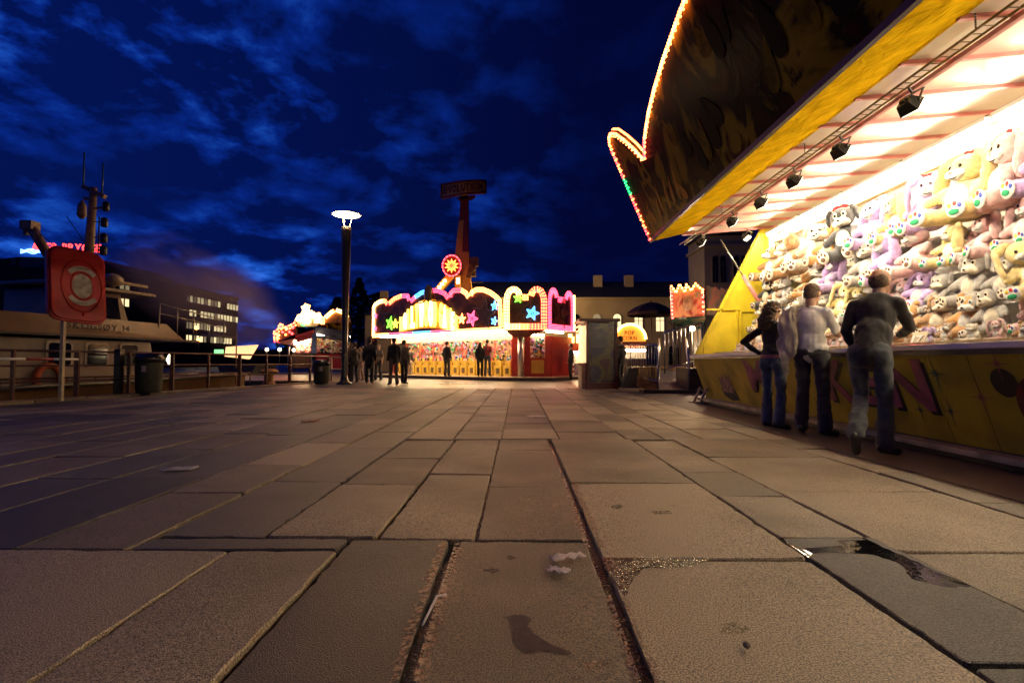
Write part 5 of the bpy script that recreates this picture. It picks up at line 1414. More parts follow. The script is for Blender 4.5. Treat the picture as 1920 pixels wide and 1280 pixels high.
b = MB(); b.lathe(bq(4.4, 3.2, 3.12), [(.08, 0), (.08, .2), (.28, .25), (.3, .45), (.2, .55), (.05, .6)], 14); b.build('radar_dome', M_BW, bt)
b = MB(); b.bar(bq(2.6, 3.2, 3.5), bq(5.6, 3.2, 3.45), .12, .10); b.build('radar_scanner', M_BW, bt)
mp = bq(2.6, 3.2, 0); mb_ = Vector((px(158, 679, mp.y).x, mp.y, 0))
def mz(y): return CAM_H - (y - VY) / F_PX * mp.y
def mpt(x, y): return px(x, y, mp.y)
b = MB(); b.tube([mpt(152, 520), mpt(158, 345)], [.14, .09], 10); ms = b.build('mast', M('mast_tan', (.30, .20, .11), .5, var=.2), bt)
b = MB(); b.bar(mpt(138, 343), mpt(181, 363), .12); b.bar(mpt(141, 366), mpt(156, 367), .08); b.bar(mpt(160, 386), mpt(184, 382), .05); b.build('yard', M('mast_tan', (.30, .20, .11), .5), ms)
b = MB(); b.tube([mpt(138, 345), mpt(138, 276)], .022, 6); b.tube([mpt(175, 360), mpt(175, 298)], .022, 6); b.build('whip_aerial', M('aerial', (.05, .16, .16), .4), ms)
b = MB(); b.lathe(mpt(137, 405), [(.02, .55), (.10, .4), (.12, .1), (.05, 0)], 10); b.build('mast_horn', M('mast_tan', (.30, .20, .11), .5), ms)
for (x, y) in ((181, 412), (181, 442), (181, 466), (183, 381)):
    b = MB(); b.lathe(mpt(x, y), [(.07, -.14), (.09, -.1), (.09, .1), (.05, .14)], 10); b.build('mast_light', M_BD, ms)
b = MB(); b.tube([mpt(171, 400), mpt(171, 510)], .02, 6)
for y in (411, 441, 466, 490): b.tube([mpt(160, y), mpt(184, y)], .015, 6)
b.build('mast_ladder', M_DSTEEL, ms)
b = MB(); b.tube([mpt(75, 475), mpt(38, 418)], .13, 10); b.box(mpt(38, 418), (.34, .3, .24)); b.box(mpt(31, 428), (.1, .1, .25)); b.build('crane_boom', M('mast_tan', (.30, .20, .11), .5), bt)
b = MB(); b.tube([mpt(42, 420), mpt(150, 510)], .012, 5); b.tube([mpt(108, 400), mpt(158, 470)], .012, 5); b.build('stay_wire', M_DSTEEL, bt)
b = MB()
for z in (2.45, 2.75): b.tube([bq(4.9, 1.85, z), bq(8.2, 2.4, z - .25)], .02, 6)
for t_ in (4.9, 5.7, 6.5, 7.3, 8.2): b.tube([bq(t_, 1.85 + (t_ - 4.9) * .16, 1.62), bq(t_, 1.85 + (t_ - 4.9) * .16, 2.75 - (t_ - 4.9) * .075)], .02, 6)
b.build('deck_rail', M('rail_grey', (.4, .36, .3), .4, metal=.5), bt)
b = MB()
for i in range(12):
    t_ = 0.5 + i * .75; b.tube([bq(t_, 1.62, .05), bq(t_, 1.62, .45)], .02, 6)
b.tube([bq(.5, 1.62, .45), bq(8.8, 1.62, .45)], .025, 6); b.build('bulwark_rail', M_RAIL, bt)
n_ = 18
b = MB(); rc = bq(1.75, 1.9, .42); pts = [rc + QD * (.30 * math.cos(2 * PI * i / n_)) + UP * (.36 * math.sin(2 * PI * i / n_)) for i in range(n_ + 1)]; b.tube(pts, .085, 8, cap=False)
tag(b.build('lifebuoy', M('buoy_orange', (.50, .09, .02), .5, var=.2)), 'orange lifebuoy hung on the white cabin of the boat', 'lifebuoy')
b = MB(); b.prism([bq(5.15, 1.6, .95) + QD * x + UP * y for x, y in ((-.14, 0), (-.05, .17), (.1, .17), (.1, -.17), (-.05, -.17))], QN * .06); b.build('cabin_lamp', M('cabin_lamp_lit', (1, .9, .7), .4, var=0, emit=(1, .9, .62), es=4), bt)
# second small boat with lit saloon at the far left
b2 = root('passenger_boat', qp(-1.5, 5, -1.5), 'boat with a lit white cabin behind the barrier pole, leftmost', 'boat')
b = MB(); b.prism([qp(-5.5, 1.2, -1.6), qp(-.35, 1.2, -1.6), qp(-.35, 1.2, .35), qp(-5.5, 1.2, .35)], QN * 4); b.build('hull', M_BD, b2)
b = MB(); b.prism([qp(-5.5, 1.5, .36), qp(-.5, 1.5, .36), qp(-.5, 1.5, .95), qp(-5.5, 1.5, .95)], QN * .06); b.build('lit_saloon', M('saloon_lit', (.8, .75, .6), .5, var=.15, scale=3, emit=(1, .9, .66), es=.35), b2)
b = MB(); b.prism([qp(-5.5, 1.3, .96), qp(-.4, 1.3, .96), qp(-.4, 4.5, .96), qp(-5.5, 4.5, .96)], (0, 0, .12)); b.build('roof', M_BD, b2)
for i in range(5):
    b = MB(); b.bar(qp(-5.0 + i * 1.1, 1.46, .36), qp(-5.0 + i * 1.1, 1.46, .95), .07, .05); b.build('mullion', M_BW, b2)
# far boat with a glowing roof sign beyond railing
b3 = root('harbour_cafe_boat', px(448, 679, 34) * 1.0 - Vector((0, 0, 2.3)), 'small boat with brightly lit awning beyond the railing', 'boat')
def fq(x, y, d_=34): return px(x, y, d_)
b = MB(); b.prism([fq(405, 684), fq(478, 684), fq(470, 702), fq(410, 702)], (0, 3, 0)); b.build('hull', M_BD, b3)
b = MB(); b.prism([fq(420, 650), fq(478, 646), fq(462, 673), (fq(418, 668))], (0, .3, 0)); b.build('lit_awning', M('awning_lit', (.8, .4, .2), .5, var=.3, scale=2, emit=(1, .5, .22), es=1.6), b3)
b = MB(); b.tube([fq(440, 690), fq(440, 612)], .05, 6); b.tube([fq(372, 628), fq(440, 632)], .09, 6); b.build('mast', M('mast_tan', (.30, .20, .11), .5), b3)
b = MB(); b.box(fq(407, 660), (.5, .2, .35)); b.build('green_sign', M('green_lit', (.1, .5, .15), .5, var=0, emit=(.25, 1, .3), es=1.5), b3)
# ------------------------------------------------------------------ buildings across the harbour
M_NB = M('night_brick', (.035, .022, .016), .8, var=.25, scale=.15)
M_WLIT = M('lit_window', (.8, .7, .5), .5, var=.35, scale=.8, emit=(1, .80, .42), es=1.1)
M_WDIM = M('dim_window', (.4, .35, .25), .5, var=.3, scale=.8, emit=(1, .78, .42), es=.22)
of = root('office_block', px(330, 679, 90) , 'long dark harbour office block with rows of lit windows', 'building')
pA = px(186, 679, 75); pA.z = -1; pB = px(441, 679, 112); pB.z = -1
dO, nO = axis(Vector((pA.x, pA.y, 0)), Vector((pB.x, pB.y, 0))); LO = (Vector((pB.x, pB.y, 0)) - Vector((pA.x, pA.y, 0))).length
b = MB(); b.prism([pA, pB, Vector((pB.x, pB.y, 14.6)), Vector((pA.x, pA.y, 14.6))], nO * 14); ow = b.build('wall', M_NB, of)
b = MB(); b.prism([Vector((pA.x, pA.y, 14.6)) - nO * .4, Vector((pB.x, pB.y, 14.6)) - nO * .4, Vector((pB.x, pB.y, 15.0)) - nO * .4, Vector((pA.x, pA.y, 15.0)) - nO * .4], nO * 14.8); b.build('parapet', M_NB, of)
for r_, z in enumerate((12.2, 9.6, 7.2, 4.8)):
    n_ = int(LO / 1.15)
    for i in range(n_):
        s_ = .6 + i * 1.15; u = s_ / LO
        lit = {0: .30 < u < .80 or u > .88, 1: .05 < u < .14 or .26 < u < .58 or u > .62, 2: u < .2 or .55 < u < .86, 3: .5 < u < .97}[r_]
        if not lit or rnd.random() < .12 and r_ > 0: 
            if rnd.random() < .7: continue
        p = Vector((pA.x, pA.y, 0)) + dO * s_
        b = MB(); b.prism([p + UP * z - nO * .05, p + dO * .78 + UP * z - nO * .05, p + dO * .78 + UP * (z + 1.15) - nO * .05, p + UP * (z + 1.15) - nO * .05], nO * .04)
        b.build('window', M_WLIT if lit and rnd.random() < .8 else M_WDIM, of)
ak = root('shopping_block', px(60, 679, 80), 'dark gabled waterfront block under the red neon roof sign', 'building')
b = MB(); b.prism([px(-160, 600, 80) * Vector((1, 1, 0)), px(235, 600, 80) * Vector((1, 1, 0)), Vector((px(235, 0, 80).x, 80, 14.6)), Vector((px(170, 0, 80).x, 80, 17.3)), Vector((px(20, 0, 80).x, 80, 17.6)), Vector((px(-160, 0, 80).x, 80, 16))], (0, 14, 0)); b.build('wall', M_NB, ak)
for (x0, y0, x1, y1) in ((5, 480, 14, 495), (20, 484, 70, 500), (5, 520, 40, 534), (48, 520, 72, 534), (60, 545, 75, 560), (190, 520, 215, 535)):
    b = MB(); b.prism([px(x0, y1, 79.9), px(x1, y1, 79.9), px(x1, y0, 79.9), px(x0, y0, 79.9)], (0, -.05, 0)); b.build('window', M('brick_window', (.06, .03, .018), .4, var=.2, scale=.5), ak)
b = MB(); b.prism([px(12, 600, 79.8), px(78, 600, 79.8), px(78, 570, 79.8), px(18, 570, 79.8)], (0, -.05, 0)); b.build('shop_front', M('shop_lit', (.1, .12, .08), .5, var=.4, scale=.6, emit=(.35, .4, .22), es=.10), ak)
for (x, y, w, h, cl) in ((45, 598, 9, 12, (.3, .8, .9)), (45, 608, 10, 7, (.5, .7, 1)), (52, 587, 30, 3, (.2, .6, .9))):
    b = MB(); b.box(px(x, y, 79.5), (w / 12.0, .1, h / 12.0)); b.build('lit_sign', M('sign_%d' % x + str(y), cl, .5, var=.4, scale=3, emit=cl, es=1.1), ak)
b = MB(); b.sph(px(31, 597, 79), .38, 10, 8); b.build('globe_lamp', M('globe_amber', (1, .6, .2), .5, var=0, emit=(1, .42, .08), es=7), ak)
ns = root('neon_sign', px(100, 476, 80), 'red neon AKER BRYGGE lettering with blue neon waves on the roof', 'neon sign')
b = MB(); word(b, 'AKER BRYGGE', px(43, 466, 80), (.999, 0, -.03), (.0, 0, 1), (0, -1, 0), 1.25, .12, width=px(176, 0, 80).x - px(43, 0, 80).x); b.build('lettering', M('neon_red', (1, .05, .05), .4, var=0, emit=(1, .035, .03), es=6), ns)
b = MB()
for k_ in range(3):
    b.tube([px(22 + i * 3.2, 464 + k_ * 2.6 + 1.6 * math.sin(i * .8 + k_) + i * .13, 79.9) for i in range(20)], .11, 6)
b.build('neon_wave', M('neon_blue', (.2, .4, 1), .4, var=0, emit=(.12, .30, 1), es=6), ns)
# ------------------------------------------------------------------ cream station building with tower, right of the arcade
M_CRM = M('cream_render', (.44, .33, .17), .8, var=.12, scale=.4)
M_ROOF = M('dark_roof', (.02, .018, .018), .8, var=.2, scale=.5)
SB = 52.0
st = root('station_building', (9, SB, 0), 'long cream building with arched windows and dark roof behind the stalls', 'building')
xl, xr = px(860, 0, SB).x, px(1335, 0, SB).x
ze = 7.45
b = MB(); b.box(((xl + xr) / 2, SB + 5, ze / 2), (xr - xl, 10, ze)); b.build('wall', M_CRM, st)
b = MB(); b.prism([(xl - .4, SB - .4, ze), (xl - .4, SB + 5, ze + 2.4), (xl - .4, SB + 10.4, ze)], (xr - xl + .8, 0, 0)); rf = b.build('roof', M_ROOF, st)
for x in (1131, 1193):
    b = MB(); b.box((px(x, 0, SB).x, SB + 3.4, ze + 2.1), (.9, .7, 1.4)); b.build('chimney', M_CRM, rf)
b = MB(); b.box(((xl + xr) / 2, SB - .12, ze - .12), (xr - xl + .4, .24, .22)); b.build('cornice', M_CRM, st)
b = MB(); b.box(((xl + xr) / 2, SB - .06, 2.9), (xr - xl, .12, .14)); b.build('string_course', M_CRM, st)
def archwin(cx, y, z0, w, h, mat, parent, dz=0):
    out_ = [(-w / 2, 0), (w / 2, 0)] + [(w / 2 * math.cos(PI * i / 10), h - w / 2 + w / 2 * math.sin(PI * i / 10)) for i in range(11)]
    b = MB(); b.prism([(cx + x * 1.25, y - .02, z0 + z * 1.04 - .04) for x, z in out_], (0, -.05, 0)); fr = b.build('window', M('win_surround', (.36, .27, .15), .7, var=.1), parent)
    b = MB(); b.prism([(cx + x, y - .075, z0 + z) for x, z in out_], (0, -.02, 0)); b.build('pane', mat, fr)
    b = MB(); b.box((cx, y - .105, z0 + h * .4), (.06, .02, h * .8)); b.box((cx, y - .105, z0 + h * .62), (w, .02, .06)); b.build('glazing_bar', M('bar_brown', (.12, .08, .05), .5), fr)
i_ = 0
for x in (1080, 1119, 1157, 1197, 1237, 1279, 1318):
    cx = px(x, 0, SB).x
    archwin(cx, SB, 4.0, .78, 1.75, M_DGL if x in (1080, 1318) else M_WLIT if x in (1157, 1197, 1237) else M_WDIM, st)
for x in (1100, 1140, 1180, 1220, 1262):
    archwin(px(x, 0, SB).x, SB, .6, 1.0, 2.0, M_DGL, st)
wg = root('cream_wing', (px(740, 0, 50).x, 50, 0), 'low cream house end with dark roof left behind the arcade', 'building')
wx0, wx1 = px(683, 0, 50).x, px(800, 0, 50).x
b = MB(); b.box(((wx0 + wx1) / 2, 53, 2.75), (wx1 - wx0, 6, 5.5)); b.build('wall', M_CRM, wg)
b = MB(); b.prism([(wx0 - .3, 49.7, 5.5), (wx0 + 2.2, 53, 7.3), (wx0 - .3, 56.3, 5.5)], (wx1 - wx0, 0, 0)); rf = b.build('roof', M_ROOF, wg)
b = MB(); b.box((px(696, 0, 50).x + .4, 53, 7.5), (.7, .7, 1.5)); b.build('chimney', M_CRM, rf)
archwin(px(692, 0, 50).x + .3, 50, 1.2, .9, 2.2, M_DGL, wg)
hl = MB(); hp_ = [(-260, 240, -1)] + [(-260 + i * 12, 240, 7 + 3.5 * noise.noise(Vector((i * .35, 1, 0))) + (8 if i < 3 else 0)) for i in range(40)] + [(220, 240, -1)]
hl.prism(hp_, (0, 30, 0)); tag(hl.build('hills', M('far_woods', (.012, .014, .01), .9, var=.3, scale=.2)), kind='structure')
tw = root('clock_tower', (px(1362, 0, 54).x, 54, 0), 'cream stone tower with paired arched openings beside the cream building', 'tower')
cx = px(1364, 0, 50).x
b = MB(); b.box((cx, 52, 6.6), (4.6, 4.6, 13.2)); b.build('wall', M_CRM, tw)
b = MB(); b.box((cx, 52, 12.2), (5.0, 5.0, .3)); b.build('cornice', M_CRM, tw)
b = MB(); b.prism([(cx - 2.5, 49.5, 13.2), (cx + 2.5, 49.5, 13.2), (cx + 2.5, 54.5, 13.2), (cx - 2.5, 54.5, 13.2)], (0, 0, .5)); b.build('roof', M_ROOF, tw)
for dx_ in (-1.3, -.55, .75, 1.5):
    archwin(cx + dx_, 49.7, 8.6, .5, 2.6, M_DGL, tw)
# ------------------------------------------------------------------ trees
def tree(x, d_, h, rx, label, seed, conic=False):
    rr = random.Random(seed)
    c = Vector((px(x, 679, d_).x, d_, 0))
    t_ = root('tree', c, label, 'tree', 'dark trees behind the fair')
    b = MB(); b.tube([c, c + UP * h * .3, c + UP * h * .6 + Vector((.2, 0, 0)), c + UP * h * .92], [.28, .22, .14, .03], 8)
    for i in range(7):
        a = rr.uniform(0, 6.28); z = rr.uniform(.28, .7) * h
        b.tube([c + UP * z, c + UP * (z + rr.uniform(.4, 1.4)) + Vector((math.cos(a), math.sin(a), 0)) * rx * rr.uniform(.5, .8)], [.09, .02], 5)
    b.build('trunk', M('bark', (.03, .02, .014), .9, var=.2), t_)
    b = MB()
    for i in range(2600):
        u = rr.random(); z = h * (.22 + .78 * u)
        w_ = rx * ((1 - u) * 1.15 + .12 if conic else math.sqrt(max(.02, 1 - (2 * u - .95) ** 2)))
        a = rr.uniform(0, 6.28); q = w_ * math.sqrt(rr.random())
        p = c + Vector((q * math.cos(a), q * math.sin(a), z))
        if noise.noise(p * .9 + Vector((seed, 0, 0))) < -.12: continue
        s_ = rr.uniform(.18, .38)
        n_ = Vector((rr.uniform(-1, 1), rr.uniform(-1, 1), rr.uniform(-.6, 1))).normalized(); e1 = n_.orthogonal().normalized() * s_; e2 = n_.cross(e1) * .6
        b.add([p - e1, p - e2, p + e1, p + e2], [(0, 1, 2, 3)])
    b.build('crown', M('night_leaves', (.04, .05, .02), .8, var=.4, scale=1.5), t_)
TL = [(592, 78, 7.6, 2.4, 'small round dark tree left of the lamp post'), (630, 80, 11.0, 2.6, 'dark pointed tree just left of the lamp post'), (672, 74, 13.0, 2.3, 'tall narrow dark tree just right of the lamp post'), (705, 78, 11.6, 2.6, 'dark rounded tree second right of the lamp post'), (736, 80, 11.2, 2.8, 'dark rounded tree behind the left end of the arcade'), (925, 84, 10.6, 3.0, 'dark tree behind the ride mast'), (955, 84, 10.3, 2.8, 'dark tree behind the corner sign'), (1093, 80, 10.2, 2.6, 'dark tree peeping over the cream building roof'), (560, 84, 6.6, 2.8, 'low dark tree behind the far toy stall')]
for i, (x, d_, h, rx, lab) in enumerate(TL):
    tree(x, d_, h, rx * 1.3, lab, i * 7 + 3, i in (1, 2))
# ------------------------------------------------------------------ stalls left of the arcade
def far_stall(x0, x1, ytop_sign, d_, label, sign_pts, blue, signmats):
    c = px((x0 + x1) / 2, 679, d_)
    r = root('toy_stall', (c.x, d_, 0), label, 'fairground stall')
    def f(x, y, o_=0): return px(x, y, d_ + o_)
    return r, f
r, f = far_stall(582, 656, 0, 37, 'far toy stall with blue canopy lining, just left of the lamp post', None, True, None)
b = MB(); b.prism([f(590, 612), f(656, 622), f(656, 604), f(600, 605)], (0, .3, 0)); b.build('fascia', M_MURAL, r)
b = MB(); b.prism([f(602, 606), f(608, 592), f(618, 583), f(630, 579), f(642, 583), f(651, 594), f(655, 606)], (0, .3, 0)); ds = b.build('domed_sign', mural_mat('dome_mural', [(.3, (.05, .02, .01)), (.5, (.30, .16, .05)), (.7, (.12, .05, .02))], 1.2, .4), r)
b = MB()
bulb_line(b, [f(608, 592, -.1), f(618, 583, -.1), f(624, 580, -.1)], Vector((0, -1, 0)), .14, .07, lambda p, i_: 2 if i_ % 2 else 3, 2, -.16)
bulb_line(b, [f(630, 579, -.1), f(642, 583, -.1), f(651, 593, -.1)], Vector((0, -1, 0)), .14, .07, lambda p, i_: 2 if i_ % 2 else 3, 2, -.16)
bulb_line(b, [f(601, 606, -.1), f(601, 592, -.1)], Vector((0, -1, 0)), .14, .07, lambda p, i_: 2, 2, -.16)
o = b.build('bulb_chain', BM, ds); tag(o, kind='stuff')
b = MB(); b.prism([f(588, 612), f(655, 623), f(655, 640, 1.9), f(588, 634, 1.9)], (0, 0, .05)); b.build('canopy_lining', M('blue_lining', (.16, .26, .5), .5, var=.3, scale=1.5), r)
b = MB(); b.prism([f(590, 660, 2), f(640, 661, 2), f(656, 628, 2), f(590, 628, 2)], (0, .1, 0)); b.build('back_wall', M_WHITE, r)
b = MB()
for i in range(330):
    x = rnd.uniform(592, 652); y = rnd.uniform(630, 660)
    if y > 661 - (x - 636) * 1.6: continue
    b.sph(f(x, y, 1.85), rnd.uniform(.07, .12), 6, 4, mi=rnd.choice([0, 1, 2, 2, 1, 5, 6, 2]))
o = b.build('hung_toys', cols, r); tag(o, kind='stuff')
b = MB(); b.tube([f(592, 627, 1.2), f(655, 631, 1.2)], .05, 6); b.build('lit_tube', M_STRIP_L, r)
b = MB(); b.prism([f(584, 662), f(648, 664), f(648, 690), f(584, 690)], (0, .2, 0)); b.build('counter_front', M_RED, r)
b = MB(); b.prism([f(640, 662, .2), f(656, 640, .2), f(662, 690, .2), f(640, 690, .2)], (0, .1, 0)); b.build('side_wall', M('stall_brown', (.2, .08, .04), .5, var=.2), r)
b = MB(); b.prism([f(583, 625), f(590, 625), f(590, 690), f(583, 690)], (0, .2, 0)); b.build('post', M('blue_lining', (.16, .26, .5), .5), r)
r, f = far_stall(512, 582, 0, 38, 'far stall with castle-shaped glowing sign and pink interior', None, False, None)
cs = [f(555, 612), f(553, 600), f(558, 590), f(564, 591), f(567, 580), f(571, 569), f(577, 580), f(580, 588), f(588, 585), f(590, 592), f(598, 586), f(598, 604), f(590, 612)]
b = MB(); b.prism(cs, (0, .25, 0)); ds = b.build('castle_sign', M('castle', (.5, .5, .4), .5, var=.3, scale=2), r)
b = MB(); bulb_line(b, [p - Vector((0, .1, 0)) for p in cs[1:-1]], Vector((0, -1, 0)), .13, .075, lambda p, i_: 3 if i_ % 3 else 2, 3, -.17); bulb_line(b, [f(566, 604, -.1), f(572, 580, -.1), f(580, 604, -.1)], Vector((0, -1, 0)), .16, .08, lambda p, i_: 3, 3, -.2)
bulb_line(b, [f(563, 608, -.12), f(566, 600, -.12), f(564, 594, -.12)], Vector((0, -1, 0)), .16, .08, lambda p, i_: 4, 2, -.16)
o = b.build('bulb_chain', BM, ds); tag(o, kind='stuff')
ls = [f(514, 640), f(512, 622), f(521, 616), f(524, 606), f(530, 614), f(542, 610), f(552, 604), f(553, 626)]
b = MB(); b.prism(ls, (0, .25, 0)); ds = b.build('side_sign', M_SIGNBG, r)
b = MB(); bulb_line(b, [p - Vector((0, .1, 0)) for p in ls[:-1]], Vector((0, -1, 0)), .15, .07, lambda p, i_: (0, 1, 2)[i_ % 3], 2, -.2)
for (x, y) in ((520, 628), (527, 622), (534, 616), (540, 622), (546, 614), (545, 625), (533, 627), (519, 634), (523, 612)):
    b.sph(f(x, y, -.15), .10, 6, 4, mi=rnd.choice([0, 1, 2]))
o = b.build('bulb_chain', BM, ds); tag(o, kind='stuff')
b = MB(); b.prism([f(518, 643), f(590, 626), f(590, 640, 2), f(548, 648, 2)], (0, 0, .06)); b.build('canopy', M('pinkish', (.5, .2, .2), .5, var=.2), r)
b = MB(); b.prism([f(552, 628), f(585, 618), f(585, 632), f(552, 642)], (0, .2, 0)); b.build('valance', M('valance_red', (.45, .05, .06), .5, var=.2), r)
b = MB(); b.prism([f(548, 662, 2), f(580, 662, 2), f(582, 640, 2), f(548, 646, 2)], (0, .1, 0)); b.build('back_wall', M('pink_lit_wall', (.7, .4, .4), .5, var=.3, scale=2), r)
b = MB()
for i in range(120): b.sph(f(rnd.uniform(550, 580), rnd.uniform(643, 661), 1.9), rnd.uniform(.06, .12), 6, 4, mi=rnd.choice([0, 1, 2, 5, 5]))
o = b.build('hung_toys', cols, r); tag(o, kind='stuff')
b = MB(); b.tube([f(550, 645, 1.3), f(580, 640, 1.3)], .06, 6); b.build('lit_tube', M_STRIP_L, r)
b = MB(); b.prism([f(545, 662), f(584, 662), f(584, 690), f(545, 690)], (0, .2, 0)); b.build('counter_front', M('stall_brown', (.2, .08, .04), .5), r)
b = MB(); b.tube([f(538, 690), f(540, 650)], .06, 6); b.build('post', M_STEEL, r)
def lampball(x, y, d_, rr_, col, es, label):
    b = MB(); b.sph((0, 0, 0), rr_, 10, 8); q = px(x, y, d_)
    r_ = root('globe_lamp', (q.x, d_, 0), label, 'lamp', 'distant small lamps')
    o = b.build('globe', M('globe_%s' % es, (1, .8, .5), .5, var=0, emit=col, es=es)); o.location = q; attach(o, r_)
    b = MB(); b.tube([(q.x, d_, 0), q], .03, 6); b.build('stem', M_DSTEEL, r_)
    if d_ < 20:
        ld = bpy.data.lights.new('bulb_light', 'POINT'); ld.energy = 160; ld.color = (1, .7, .4); ld.shadow_soft_size = .12
        lo = bpy.data.objects.new('bulb_light', ld); COL.objects.link(lo); lo.location = q + Vector((0, -.25, 0)); attach(lo, r_)
for i, (x, y, lb_) in enumerate(((498, 655, 'small round lamp left of the far stalls'), (522, 655, 'small round lamp below the left far stall sign'), (549, 656, 'small round lamp at the pink stall'), (551, 640, 'bright round lamp under the pink stall canopy'), (363, 614, 'orange street light above the office block foot'), (368, 637, 'lower orange light over the boats'))):
    lampball(x, y, 36 if i < 4 else 60, .12 if i < 4 else .22, (1, .75, .4) if i < 4 else (1, .4, .08), 9 if i < 4 else 8, lb_)
# ------------------------------------------------------------------ popcorn stall, candy stall, kiosk, ramp, ride sign, parasol
M_OLIT = M('popcorn_lit', (.9, .4, .08), .5, var=.1, emit=(1, .30, .03), es=1.1)
PC_ = 23.0
pc = root('popcorn_stall', (px(1180, 679, PC_).x, PC_, 0), 'popcorn stall with glowing orange arched sign', 'fairground stall')
def f(x, y, o_=0): return px(x, y, PC_ + o_)
arcp = [f(1152, 640)] + [f(1181 + 29 * math.cos(PI - PI * i / 12), 636 - 28 * math.sin(PI * i / 12)) for i in range(13)] + [f(1210, 640)]
b = MB(); b.prism(arcp, (0, .12, 0)); ds = b.build('arched_sign', M_OLIT, pc)
b = MB(); b.tube([p - Vector((0, .06, 0)) for p in arcp[2:-1]], .06, 8); b.build('neon_edge', M('neon_amber', (1, .6, .2), .4, var=0, emit=(1, .48, .12), es=9), ds)
b = MB(); word(b, 'POP', f(1171, 628, -.02), (1, 0, 0), (0, 0, 1), (0, -1, 0), .19, .02, width=.44, bold=.015); word(b, 'CORN', f(1167, 637.5, -.02), (1, 0, 0), (0, 0, 1), (0, -1, 0), .18, .02, width=.63, bold=.015); b.build('lettering', M('letter_brown', (.08, .02, .005), .5), ds)
b = MB(); b.prism([f(1150, 642), f(1212, 642), f(1212, 649), f(1150, 649)], (0, 2, 0)); b.build('canopy', M('pop_canopy', (.5, .12, .05), .5), pc)
b = MB(); b.tube([f(1154, 656, .3), f(1210, 657, .3)], .05, 8); b.build('lit_tube', M_STRIP_L, pc)
b = MB(); b.prism([f(1152, 672), f(1212, 672), f(1212, 704), f(1152, 704)], (0, .4, 0)); b.build('counter_front', M('pop_front', (.35, .22, .12), .5, var=.2), pc)
b = MB(); b.prism([f(1152, 650, 1.8), f(1212, 650, 1.8), f(1212, 690, 1.8), f(1152, 690, 1.8)], (0, .1, 0)); b.build('back_wall', M_WHITE, pc)
for x in (1153, 1182, 1211):
    b = MB(); b.tube([f(x, 704), f(x, 648)], .03, 6); b.build('post', M_STEEL, pc)
PK = 26.5
ck = root('candy_stall', (px(1085, 679, PK).x, PK, 0), 'small red candy stall with striped post beside the arcade', 'fairground stall')
def f(x, y, o_=0): return px(x, y, PK + o_)
b = MB(); b.prism([f(1052, 658), f(1098, 658), f(1096, 644), f(1056, 646)], (0, 1.5, 0)); b.build('red_canopy', M('canopy_red', (.55, .10, .05), .5, var=.2), ck)
b = MB()
for i, x in enumerate((1069, 1073, 1084, 1090)): b.tube([f(x, 643, -.1), f(x, 626 + (i % 2) * 5, -.1)], .10, 8)
b.build('lit_candles', M('candle_lit', (1, .6, .2), .4, var=0, emit=(1, .45, .10), es=7), ck)
b = MB(); b.prism([f(1072, 681), f(1098, 681), f(1098, 703), f(1072, 703)], (0, .6, 0)); b.build('counter_front', M('candy_blue', (.08, .08, .25), .5, var=.4, scale=4, col2=(.5, .3, .3)), ck)
b = MB(); b.prism([f(1074, 660, 1), f(1098, 660, 1), f(1098, 681, 1), f(1074, 681, 1)], (0, .1, 0)); b.build('back_wall', M('candy_back', (.7, .6, .5), .5, var=.3, scale=5), ck)
b = MB(); b.tube([f(1074, 660, .5), f(1098, 660, .5)], .05, 8); b.build('lit_tube', M_STRIP_L, ck)
for i in range(10):
    b = MB(); b.tube([f(1074, 703 - i * 4.5, -.1), f(1074, 698.8 - i * 4.5, -.1)], .06, 8); b.build('stripe', M_RED if i % 2 else M_WHITE, ck)
KY = 16.6
kk = root('ticket_kiosk', (px(1124, 679, KY).x, KY, 0), 'dark painted ticket kiosk with red frame and lit left side', 'kiosk')
x0, x1 = px(1102, 679, KY).x, px(1155, 679, KY).x
b = MB(); b.box(((x0 + x1) / 2, KY + .55, 1.1), (x1 - x0 - .04, 1.06, 2.05)); b.build('body', mural_mat('kiosk_mural', [(.3, (.03, .02, .04)), (.48, (.06, .05, .07)), (.56, (.22, .2, .05)), (.66, (.12, .05, .05)), (.8, (.04, .03, .05))], 1.3, .3, (1, 1, 1), .1), kk)
M_DR = M('kiosk_red', (.14, .02, .015), .4, var=.2)
for x in (x0, x1):
    b = MB(); b.box((x, KY, 1.1), (.09, .09, 2.2)); b.build('frame_post', M_DR, kk)
b = MB(); b.box(((x0 + x1) / 2, KY - .005, .10), (x1 - x0 + .12, .11, .2)); b.build('plinth', M_DR, kk)
b = MB(); b.box(((x0 + x1) / 2 - .1, KY + .5, 2.22), (x1 - x0 + .4, 1.4, .09)); b.build('roof', M_DR, kk)
b = MB()
rp_ = [((x0 + x1) / 2 + x, KY + .006, .82 + z) for x, z in rrect((x1 - x0) * .36, .52, .08)]; rp_.append(rp_[0]); b.tube(rp_, .012, 6); b.build('panel_border', M('border_grey', (.3, .26, .28), .5), kk)
b = MB(); b.box((x0 - .12, KY + .5, 1.45), (.12, .9, 1.2)); b.build('lit_window', M('kiosk_lit', (.9, .7, .5), .5, var=.2, emit=(1, .62, .30), es=1.2), kk)
b = MB(); b.box((x0 - .14, KY + .5, .80), (.3, 1.0, .06)); b.box((x0 - .12, KY + .5, .4), (.16, .95, .78)); b.build('counter', M('kiosk_shelf', (.3, .12, .06), .5, var=.2), kk)
for z in (1.9, 2.05): 
    b = MB(); b.tube([(x0 - .25, KY + .02, z), (x0 - .25, KY + 1, z)], .03, 6); b.build('lit_tube', M('tube_red', (1, .3, .2), .4, var=0, emit=(1, .25, .10), es=4), kk)
